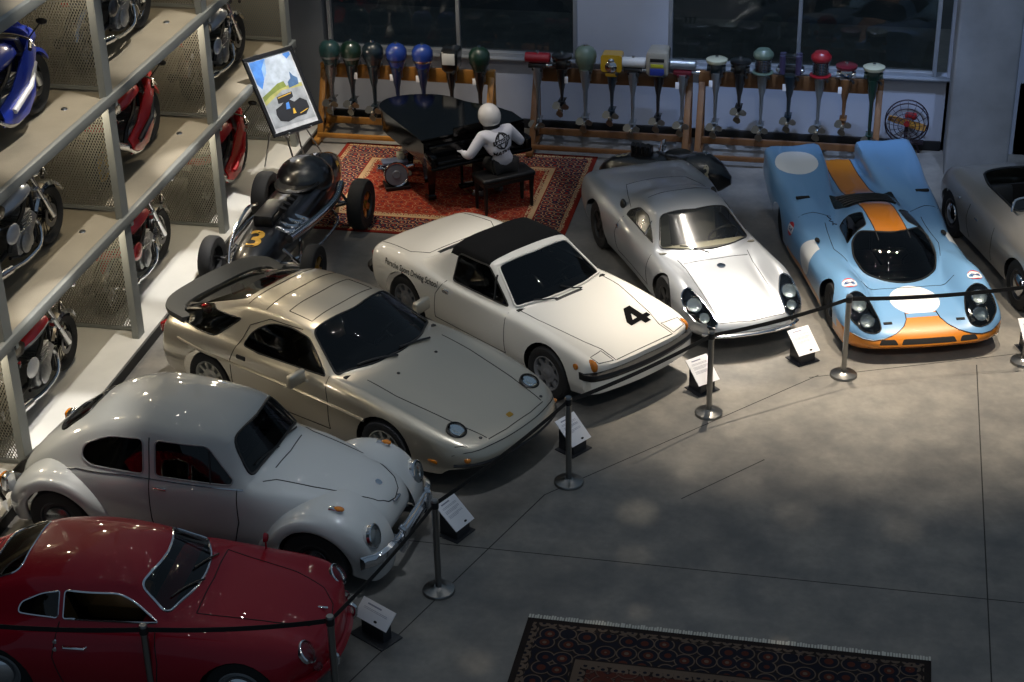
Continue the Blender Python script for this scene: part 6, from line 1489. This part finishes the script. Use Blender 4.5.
# ------------------------------------------------------------------ easel with a framed picture
def easel():
    hd = math.atan2(math.sin(-.634), math.cos(-.634)); t = 1.001; w, h = .80, 1.12
    E = thing('easel', 'thin silver tripod easel holding the race car picture', 'easel', (-7.73, 21.53, 0), hd)
    mt = mat('easel_alloy', 'a9abac', .35, .8)
    c = Vector((.0, 0, 1.5)); up = Vector((-math.cos(t), 0, math.sin(t))); nrm = Vector((math.sin(t), 0, math.cos(t))); bot = c-up*(h/2)-nrm*.045
    for s in (-1, 1):
        b = MB(); b.cyl(bot+Vector((0, s*.09, 0))+up*.95, Vector((-.02, s*.09+.30, .0)), .013, n=8); b.build('leg', mt, E)
    b = MB(); b.cyl(bot+up*.95, bot+up*.05, .012, n=8); b.cyl(bot+up*.7, Vector((.12, .75, .0)), .010, n=8); b.build('leg', mt, E)
    b = MB(); b.cyl(bot+up*.7+Vector((0, 0, 0)), Vector((-.75, .1, .17)), .012, n=8); b.build('leg', mt, E)
    b = MB(); b.cyl(bot+Vector((.0, -.22, 0)), bot+Vector((0, .22, 0)), .012, n=8)
    for s in (-.18, .18): b.cyl(bot+Vector((0, s, 0)), bot+Vector((0, s, 0))+nrm*.10, .010, n=8)
    b.build('ledge', mt, E)
    F = thing('framed_picture', 'black framed colour picture of a racing car on a road, tilted on the easel', 'picture', (-7.73, 21.53, 0), hd)
    fr = mat('picture_frame', '0b0c0f', .35)
    M = Matrix((( 0, -math.cos(t), math.sin(t)), (1, 0, 0), (0, math.sin(t), math.cos(t)))).to_4x4(); M.translation = c
    b = MB(); b.M = M
    for cc, d in (((0, h/2-.025, 0), (w, .05, .04)), ((0, -h/2+.025, 0), (w, .05, .04)), ((-w/2+.025, 0, 0), (.05, h-.1, .04)), ((w/2-.025, 0, 0), (.05, h-.1, .04))): b.box(cc, d, .006)
    b.box((0, 0, -.012), (w-.06, h-.06, .012)); b.build('frame', fr, F, smooth=False)
    W, Hh = w-.1, h-.1
    cm = [mat('print_'+n, cl, .5, noise=(9, .22)) for n, cl in (('sky', '7d9fc8'), ('cloud', 'a2aebc'), ('hill', '6d7a38'), ('road', '868c92'), ('border', 'a8acb2'), ('car', '10141c'), ('gold', 'b8962e'), ('tower', '3a5a80'), ('blue', '3f78c4'), ('grass', '9a9a5c'))]
    p = MB(); p.M = M; z = .0
    def shp(i, pts, dz):
        p.mat(i); p.add([(x*W, y*Hh, z+dz) for x, y in pts], [tuple(range(len(pts)))])
    shp(4, [(-.5, -.5), (.5, -.5), (.5, .5), (-.5, .5)], 0)
    sky = [(-.47, -.02), (.47, .06), (.47, .48), (-.47, .48)]; shp(1, sky, .001)
    shp(8, [(-.47, .18), (-.40, .10), (-.28, .22), (-.25, .36), (-.10, .48), (-.47, .48)], .002); shp(8, [(.30, .48), (.36, .40), (.47, .44), (.47, .48)], .002); shp(0, [(-.28, .22), (-.18, .30), (-.10, .48), (-.25, .36)], .003)
    shp(3, [(-.47, -.44), (.47, -.44), (.47, .03), (.0, .04), (-.47, -.08)], .003)
    shp(2, [(-.47, -.07), (-.3, -.01), (-.05, .04), (.12, .05), (.10, .13), (-.05, .12), (-.25, .06), (-.47, .0)], .004); shp(9, [(-.47, -.12), (.0, .02), (.47, .0), (.47, .05), (.1, .06), (-.2, .02), (-.47, -.06)], .0035)
    shp(7, [(.16, .02), (.40, .04), (.42, .12), (.34, .17), (.30, .23), (.27, .14), (.18, .10)], .005)
    shp(5, [(-.33, -.27), (-.30, -.36), (-.14, -.40), (.10, -.37), (.30, -.37), (.42, -.30), (.42, -.20), (.30, -.14), (.15, -.17), (.02, -.10), (-.16, -.17), (-.30, -.20)], .006)
    shp(5, [(-.20, -.14), (-.18, -.05), (.18, -.03), (.17, -.10), (.10, -.12), (-.05, -.14)], .007); shp(6, [(-.17, -.075), (-.165, -.06), (.15, -.04), (.145, -.055)], .008); shp(6, [(.03, -.32), (.06, -.25), (.09, -.25), (.10, -.32)], .008); shp(6, [(.18, -.345), (.38, -.31), (.38, -.30), (.18, -.332)], .008); shp(8, [(-.08, -.24), (-.04, -.16), (.03, -.15), (.01, -.24)], .008)
    for q in ((-.25, -.3), (.34, -.24), (-.12, -.34), (.2, -.3)): shp(5, [(q[0]+.07*math.cos(a), q[1]+.055*math.sin(a)) for a in [2*PI*i/12 for i in range(12)]], .0065)
    p.build('print', cm, F, smooth=False)
    fp = MB(); fp.box((0, 0, .03), (.26, .16, .06), .015); o = fp.build('floor_box', mat('dark_plastic', '26272b', .5), None, loc=(-7.78, 22.72, 0), rz=.3); tag(o, 'small dark floor box with cables behind the easel', 'box')
easel()
# ------------------------------------------------------------------ small engine standing on the rug
def small_engine():
    R = thing('small_engine', 'small silver blue engine with a round flywheel on the red rug', 'engine', (-6.36, 22.0, .013), R_(-65))
    bl = mat('engine_blue_grey', '7c86a0', .35, .6)
    b = MB(); b.box((0, 0, .03), (.30, .34, .05), .01); b.build('base', blackp, R)
    b = MB(); b.box((-.05, 0, .20), (.24, .30, .28), .04); b.box((-.05, .0, .36), (.18, .36, .05), .015); b.build('block', bl, R)
    b = MB(); b.lathe([(.0, .03), (.05, .035), (.06, .02), (.15, .02), (.165, .0), (.165, -.03), (.1, -.04)], (.09, -.01, .22), (1, 0, .15), 28); f = b.build('flywheel', mat('flywheel_grey', '6d7480', .45, .4), R)
    b = MB(); b.lathe([(.155, .022), (.168, .03), (.178, .0), (.168, -.02), (.155, .022)], (.09, -.01, .22), (1, 0, .15), 28, cap=False); b.build('rim_ring', chrome, f)
    for s in (-1, 1): b = MB(); b.cyl((-.03, s*.15, .27), (-.03, s*.25, .29), .05, .055, 14); b.build('cylinder', chrome, R)
    b = MB(); b.box((-.08, .09, .43), (.12, .10, .10), .02); b.build('tank', mat('tank_cream', 'b5b29c', .4), R)
small_engine()
def pump():
    R = thing('lamp_stand', 'short white and chrome stand between the small engine and the piano leg', 'stand', (-6.35, 22.45, .013), 0)
    b = MB(); b.lathe([(.09, 0), (.09, .02), (.02, .03), (.016, .22), (.03, .24), (.05, .30), (.05, .36), (.03, .40), (.02, .48), (.03, .50), (.04, .56), (.02, .60), (0, .61)], n=18); b.build('column', mat('stand_white', 'b9b4aa', .3, .3), R)
    b = MB(); b.lathe([(.052, .31), (.058, .33), (.052, .35)], n=18); b.build('collar', chrome, R)
pump()
# ------------------------------------------------------------------ two old open wheel race cars
def open_wheeler(label, loc, rz, number_gold, nearest, sc=(1, 1, 1)):
    R = thing('open_wheel_race_car', label, 'race car', loc, rz, None); blk = paint('race_black', '090b10', 0, .3, 1.)
    wb = 1.9; r = .33
    b = MB(); rings = []
    for q, w, z0, z1 in ((1.72, .06, .38, .48), (1.60, .17, .28, .58), (1.3, .24, .24, .68), (.7, .29, .22, .76), (.15, .33, .22, .80), (-.45, .34, .22, .80), (-.9, .33, .24, .86), (-1.3, .28, .28, .86), (-1.65, .18, .34, .74), (-1.9, .05, .44, .56)):
        rings.append([Vector((q, w*(abs(math.cos(a))**.8)*(1 if math.cos(a) > 0 else -1), (z0+z1)/2+(z1-z0)/2*(abs(math.sin(a))**.8)*(1 if math.sin(a) > 0 else -1))) for a in [2*PI*i/20 for i in range(20)]])
    b.loft(rings); body = b.build('body', blk, R)
    bm = bmesh.new(); bm.from_mesh(body.data); bv = BVHTree.FromBMesh(bm); bm.free()
    def put(txt, x, z, sg, size, m, top=False):
        vs, fs = text_polys(txt, size, .008); pts = []
        for a, c in vs:
            h = bv.ray_cast(Vector((x-c, a, 3)), Vector((0, 0, -1))) if top else bv.ray_cast(Vector((x-sg*a, 3*sg, z+c)), Vector((0, -sg, 0)))
            if h[0] is None: return
            pts.append(h[0]+h[1]*(.006 if h[1].dot(Vector((0, sg, .3))) > 0 else -.006))
        mb = MB(); mb.add(pts, fs); mb.build('race_number', m, body)
    gm = mat('gold_leaf', 'b8923c', .35, .6) if number_gold else mat('number_grey', '8f8a78', .5)
    R.scale = sc
    for sg in (-1, 1): put('3', -1.30, .62, sg, .36, gm)
    put('3', 1.12, 0, 1, .50, gm, True)
    cp = MB(); cp.lathe([(.27, 0), (.29, .03), (.27, .05), (.23, .02)], (-.45, 0, .775), (0, 0, 1), 24, 1.0, 1.3); cp.build('cockpit_rim', mat('seat_vinyl', '121212'), R)
    if not nearest: ws = MB(); ws.loft([[Vector((-.05+.12*math.cos(u), .24*math.sin(u), z)) for u in np.linspace(-1.4, 1.4, 10)] for z in (.78, .96)], closed=False, cap=False); ws.build('aero_screen', clear_glass, R)
    e = MB(); e.box((.55, 0, .80), (.55, .26, .18), .04)
    for i in range(4): e.cyl((.34+.14*i, .12, .80), (.30+.14*i, .22, .92), .035, n=10); e.cyl((.30+.14*i, .22, .92), (.29+.14*i, .24, .97), .045, .05, 12)
    e.build('engine', mat('engine_dark', '2a2b2e', .4, .7), R)
    fl_ = -1 if nearest else 1
    x = MB()
    for i in range(4): x.tube([(.34+.14*i, -.15*fl_, .72), (.30+.14*i, -.30*fl_, .66), (.2, -.40*fl_, .58)], .03, 8, smooth=3)
    x.tube([(.85, -.34*fl_, .62), (.2, -.42*fl_, .58), (-.5, -.46*fl_, .56), (-.95, -.40*fl_, .60)], .055, 12, smooth=3); x.build('exhaust', chrome, R)
    n = MB()   # bright nerf bar hoop in front and roll hoop behind the seat
    if nearest: n.tube([(1.45, -.28, .40), (1.75, -.30, .42), (1.84, -.12, .50), (1.84, .12, .50), (1.75, .30, .42), (1.45, .28, .40)], .022, 8, smooth=4); n.tube([(1.3, -.30, .42), (1.0, -.36, .62), (.5, -.34, .80), (.1, -.36, .70)], .022, 8, smooth=4)
    n.tube([(.95, .33, .35), (.5, .55, .36), (-.3, .56, .36), (-.7, .33, .35)], .02, 8, smooth=4); n.tube([(.95, -.33, .35), (.5, -.55, .36), (-.3, -.56, .36), (-.7, -.33, .35)], .02, 8, smooth=4); n.build('nerf_bar', chrome, R)
    for xx in (wb/2, -wb/2):
        ax = MB(); ax.cyl((xx, -.62, r), (xx, .62, r), .03, n=10)
        for s in (-1, 1): ax.tube([(xx, s*.5, r), (xx*.5, s*.33, .45)], .018, 6); ax.cyl((xx*1.05, s*.3, .55), (xx, s*.48, r+.02), .02, n=8)
        ax.build('axle', chrome, R)
    if nearest:
        tk = MB(); tk.ball((-.72, 0, .74), (.40, .37, .30), 24, 14); tk.build('tail_tank', blk, R)
    for xx, w, rr in ((wb/2, .17, .30), (-wb/2, .21, .335)):
        for s in (-1, 1): wheel(R, xx, s*.66, rr, w, mat('wheel_dark', '3a3b3d', .4, .4), 'five', mat('gilt', 'b08a3c', .3, .8), .58)
    fc = MB(); fc.lathe([(.05, 0), (.05, .03), (0, .035)], (-1.2, 0, .86), (0, 0, 1), 14); fc.build('fuel_cap', chrome, R)
    return R
open_wheeler('black open wheel race car with a gold number 3 beside the red rug', (-7.16, 19.72, 0), R_(-92), True, True)
open_wheeler('black open wheel race car mostly hidden behind the silver race coupe', (-2.68, 22.0, 0), R_(172), False, False, (.5, .7, .92))
# ------------------------------------------------------------------ posts with belts
brushed = mat('post_steel', '8f8f8d', .28, 1.); belt_m = mat('belt_web', '0c0d10', .7)
ST_ = [((1.89, 18.30), 'barrier post at the right edge in front of the grey open car'), ((-.08, 17.66), 'barrier post in front of the light blue racer'), ((-1.46, 16.58), 'barrier post between the cream car and the silver race coupe'), ((-2.70, 14.98), 'barrier post in front of the silver beige hatchback'),
       ((-3.56, 12.97), 'barrier post at the nose of the pale rounded saloon'), ((-3.99, 11.16), 'barrier post at the nose of the dark red coupe'), ((-5.45, 10.78), 'barrier post beside the door of the dark red coupe'), ((-7.1, 10.6), 'barrier post beyond the left edge')]
def post(xy, label, nxt):
    R = thing('barrier_post', label, 'barrier post', (*xy, 0), 0, 'barrier posts with black belts')
    b = MB(); b.lathe([(.15, 0), (.15, .02), (.145, .028), (.09, .04), (.045, .055), (.04, .06)], n=32); b.build('base', brushed, R)
    b = MB(); b.lathe([(.03, .05), (.03, .90), (.036, .905), (.036, .985), (.03, 1.0), (0, 1.0)], n=20); b.build('pole', brushed, R)
    b = MB(); b.lathe([(.0365, .915), (.0375, .92), (.0375, .975), (.0365, .98)], n=20); b.build('belt_head', mat('head_black', '17181b', .4), R)
    if nxt:
        d = Vector((nxt[0]-xy[0], nxt[1]-xy[1], 0)); n = 12; u = d.normalized(); side = Vector((-u.y, u.x, 0))*.0015; t = MB(); rings = []
        for i in range(n+1):
            q = i/n; p = d*(.035/d.length+(1-.07/d.length)*q)+Vector((0, 0, .948-.035*4*q*(1-q))); rings.append([p+side+Vector((0, 0, .024)), p-side+Vector((0, 0, .024)), p-side-Vector((0, 0, .024)), p+side-Vector((0, 0, .024))])
        t.loft(rings); t.build('belt', belt_m, R, smooth=False)
for i, (xy, lab) in enumerate(ST_[:-1]): post(xy, lab, ST_[i+1][0])
# ------------------------------------------------------------------ low sloping information signs
def sign(x, y, hd, label, w=.285, h=.325, tilt=.7, blocks=3):
    R = thing('information_sign', label, 'sign', (x, y, 0), hd, 'information signs before the cars')
    f = Vector((1, 0, 0)); up = Vector((-math.cos(tilt), 0, math.sin(tilt))); nr = Vector((math.sin(tilt), 0, math.cos(tilt))); c = Vector((0, 0, .24)); sd = Vector((0, 1, 0))
    dk = mat('sign_base_black', '2a2b2f', .4); b = MB(); lo, hi = c-up*h/2-nr*.012, c+up*h/2-nr*.012; ww = w*.34
    prof = [(lo.x-.02, lo.z-.0), (hi.x+.02, hi.z-.03), (hi.x+.02, .012), (lo.x-.02, .012)]
    b.prism([(-p[0], p[1]) for p in prof], 2*ww, (0, -ww, 0), (0, 1, 0), x=(-1, 0, 0)); b.build('stand', dk, R, smooth=False)
    b = MB(); b.box((0, 0, .006), (.26, w*1.02, .012), .003); b.build('foot_plate', dk, R)
    b = MB(); q = [c-sd*w/2-up*h/2, c+sd*w/2-up*h/2, c+sd*w/2+up*h/2, c-sd*w/2+up*h/2]; b.add([p for p in q]+[p-nr*.01 for p in q], [(0, 1, 2, 3), (7, 6, 5, 4), (0, 4, 5, 1), (1, 5, 6, 2), (2, 6, 7, 3), (3, 7, 4, 0)]); o = b.build('card', white_paper, R, smooth=False)
    t = MB(); rr = random.Random(int(x*100)); v = h/2-.045
    def bar(u0, u1, v0, th): t.add([c+sd*u0+up*v0+nr*.0012, c+sd*u1+up*v0+nr*.0012, c+sd*u1+up*(v0+th)+nr*.0012, c+sd*u0+up*(v0+th)+nr*.0012], [(0, 1, 2, 3)])
    bar(-w*.3, w*.12, v, .014); v -= .03
    for k in range(blocks):
        for i in range(3 if k else 2): bar(-w*.36, w*(.36 if i < 2 else rr.uniform(-.1, .3)), v, .0035); v -= .012
        v -= .016
    t.build('print', mat('print_grey', '8d90a0', .6), o, smooth=False)
    l = MB(); l.add([c+sd*(w*.12+.020*math.cos(a))+up*(-h/2+.035+.011*math.sin(a))+nr*.0014 for a in [2*PI*i/16 for i in range(16)]], [tuple(range(16))]); l.build('round_mark', blackp, o, smooth=False)
SG = [(-3.594, 13.809, -24-12.36*0, 'information sign beside the nose of the pale rounded saloon'), (-2.748, 15.516, -33, 'information sign in front of the silver beige hatchback'), (-1.577, 16.991, -45.9, 'information sign in front of the cream sports car, behind a barrier post'), (-.544, 17.848, -50.5, 'information sign in front of the silver race coupe'), ]
for x, y, a, lab in SG: k_ = .11/math.hypot(x, y); sign(x*(1+k_), y*(1+k_), R_(a), lab)
sign(1.98, 18.62, R_(-70), 'information sign in front of the grey open sports car at the right edge')
sign(-3.95, 12.22, R_(-120), 'information sign in front of the dark red coupe', .40, .19, .75, 1)
# ------------------------------------------------------------------ caged propeller leaning on the far wall
def caged_prop():
    R = thing('caged_propeller', 'round wire cage with a wooden propeller against the wall by the concrete column', 'propeller', (.50, 24.28, .46), 0)
    w = mat('cage_wire', '3d3540', .4, .6); b = MB(); r0 = .30
    for r, yy in ((r0, .0), (r0*.8, -.05), (r0*.6, -.08), (r0*.4, -.10), (r0, .14)): b.tube([(r*math.cos(2*PI*i/36), yy, r*math.sin(2*PI*i/36)) for i in range(36)], .006 if r < r0 else .010, 6, closed=True)
    for i in range(16):
        a = 2*PI*i/16; d = Vector((math.cos(a), 0, math.sin(a))); b.tube([d*r0*.2+Vector((0, -.11, 0)), d*r0*.6+Vector((0, -.08, 0)), d*r0, d*r0+Vector((0, .14, 0))], .004, 5)
    b.build('cage', w, R)
    p = MB(); d = Vector((math.cos(-.25), 0, math.sin(-.25))); u = Vector((-d.z, 0, d.x)); rings = []
    for t in np.linspace(-1, 1, 13): ww = .035+.02*(1-abs(abs(t)-.55)); tw = .5*t; n = u*math.cos(tw)+Vector((0, 1, 0))*math.sin(tw); c = d*t*.27+Vector((0, .03, 0)); k = n.cross(d)*.008; rings.append([c-n*ww-k, c+n*ww-k, c+n*ww+k, c-n*ww+k])
    p.loft(rings); p.build('propeller', mat('propeller_wood', 'a3742a', .35, 0, .5), R)
    h = MB(); h.box((.05, .07, .09), (.17, .10, .10), .03); h.cyl((0, .02, 0), (0, -.03, 0), .04, n=14); h.build('motor', mat('motor_red', '8e1c1c', .4), R)
    s = MB(); s.box((0, .08, -.30), (.5, .12, .04), .01); s.box((-.0, .07, -.18), (.05, .05, .22), .008); s.cyl((-.2, .08, -.46), (-.15, .08, -.28), .015, n=8); s.cyl((.2, .08, -.46), (.15, .08, -.28), .015, n=8); s.build('stand', w, R)
caged_prop()
for fn in (car_917, car_904, car_550, car_914, car_928, car_bug, car_356): fn()
# ------------------------------------------------------------------ light: dusk through the glass hall, gallery spots under the roof
world = bpy.data.worlds.new('dusk'); SC.world = world; world.use_nodes = True
bg = world.node_tree.nodes['Background']; bg.inputs[0].default_value = (.55, .78, 1.05, 1); bg.inputs[1].default_value = .15
def spot(name, p, t, w, deg, col=(1, .84, .64), blend=.5, r=.06):
    l = bpy.data.lights.new(name, 'SPOT'); l.energy = w; l.spot_size = math.radians(deg); l.spot_blend = blend; l.shadow_soft_size = r; l.color = col
    o = bpy.data.objects.new(name, l); COL.objects.link(o); o.location = p; d = Vector(t)-Vector(p); o.rotation_euler = d.to_track_quat('-Z', 'Y').to_euler(); return o
WARM = (1, .85, .66); NEUT = (1, .93, .84); COOL = (.45, .62, 1)
# pool over the race cars, from the roof
spot('gallery_spot', (-1.3, 20.6, 10.2), (-1.62, 18.45, .5), 5500, 15, NEUT, .7)
spot('gallery_spot', (-1.2, 20.0, 10.2), (-1.1, 17.7, 0), 5400, 30, WARM, 1.)
spot('gallery_spot', (.9, 20.0, 10.2), (.8, 17.9, 0), 4300, 32, WARM, 1.)
spot('gallery_spot', (2.8, 20.2, 10.2), (2.4, 18.5, 0), 3900, 32, WARM, 1.)
spot('gallery_spot', (-3.6, 20.8, 10.2), (-3.4, 18.1, .6), 1900, 22, NEUT, .7)
spot('gallery_spot', (-6.2, 18.2, 9.8), (-4.9, 18.9, .8), 1500, 14, WARM, .7)
# along the rack, down on to the decks
for y in (12.6, 15.5, 18.4, 21.3): spot('gallery_spot', (-5.9, y+.6, 10.0), (-8.35, y+.4, .5), 2600, 24, NEUT, .5)
for y, w_ in ((14.9, 4500), (18.6, 4500), (21.3, 4000)): spot('gallery_spot', (-5.4, y+.3, 10.2), (-8.12, y, .1), w_, 9, (1, .96, .92), .5)
# under the decks
for y in PY[:-1]:
    for k in (1, 2, 3):
        l = bpy.data.lights.new('deck_light', 'POINT'); l.energy = 22; l.shadow_soft_size = .05; l.color = (1, .86, .64); o = bpy.data.objects.new('deck_light', l); COL.objects.link(o); o.location = (RX1-.35, y+2.5, DZ[k]-.22)
# piano corner, oak rack, hatchback, saloon
spot('gallery_spot', (-7.0, 20.5, 10), (-6.3, 22.3, 0), 1900, 26, WARM, .8)
spot('gallery_spot', (-4.0, 20.0, 10), (-4.8, 21.7, .9), 900, 12, (1, .92, .9), .8)
spot('gallery_spot', (-6.4, 20.5, 9.5), (-6.7, 24.2, 1.0), 1500, 22, WARM, .6)
spot('gallery_spot', (-7.3, 18.5, 8.8), (-5.9, 16.4, .8), 900, 22, WARM, .7)
spot('gallery_spot', (-2.6, 12.4, 10), (-4.3, 15.5, .8), 1500, 20, (.9, .93, 1), .8)
spot('gallery_spot', (-2.2, 11.0, 10), (-4.5, 13.3, .8), 1000, 13, (.8, .88, 1), .8)
# blue wash on the far wall and the tails of the race cars
spot('gallery_spot', (-.8, 20.5, 9.5), (-.9, 24.2, 1.0), 2200, 34, COOL, .8)
spot('gallery_spot', (-3.2, 20.5, 9.5), (-3.6, 24.4, 1.6), 1000, 30, (.6, .72, 1), .8)
spot('gallery_spot', (1.8, 20.0, 9.5), (1.2, 23.6, .8), 1300, 34, (.5, .66, 1), .8)
spot('gallery_spot', (.5, 8.0, 10.2), (-.6, 18.6, .5), 1300, 34, (1, .95, .88), .9)  # front fill added to brighten headlamps and noses, not part of the wash
# narrow beams that leave pale patches on the bare floor
for px, py, w_, a_ in ((-2.03, 12.68, 34, 2.), (-1.70, 12.97, 30, 2.2), (-.42, 12.75, 40, 1.8), (-1.88, 13.83, 30, 3.2), (-1.94, 14.56, 60, 4), (-.42, 14.80, 40, 4.5), (-1.0, 15.2, 40, 4), (-3.0, 12.0, 34, 3), (.6, 14.7, 30, 4), (-1.5, 15.4, 50, 4)):
    spot('narrow_spot', (px+.8, py-6.5, 10), (px, py, 0), w_*28, a_*.6, (1, .86, .68), .9)
# rows of small ceiling lamps: little light each, seen as points in the paintwork
rl = random.Random(4)
for yy in (8.2, 10, 11.8, 13.6, 15.4, 17.2, 19, 20.8):
    for xx in (-8.4, -6.8, -5.2, -3.6, -2, -.4, 1.2, 2.8):
        l = bpy.data.lights.new('ceiling_lamp', 'POINT'); l.energy = 6.5; l.shadow_soft_size = .03; l.color = (1, .93, .84); o = bpy.data.objects.new('ceiling_lamp', l); COL.objects.link(o); o.location = (xx+rl.uniform(-.6, .6), yy+rl.uniform(-.6, .6), 10.2)
SC.view_settings.view_transform = 'Standard'; SC.view_settings.look = 'None'; SC.view_settings.gamma = 1; SC.view_settings.exposure = 0; SC.view_settings.use_curve_mapping = False
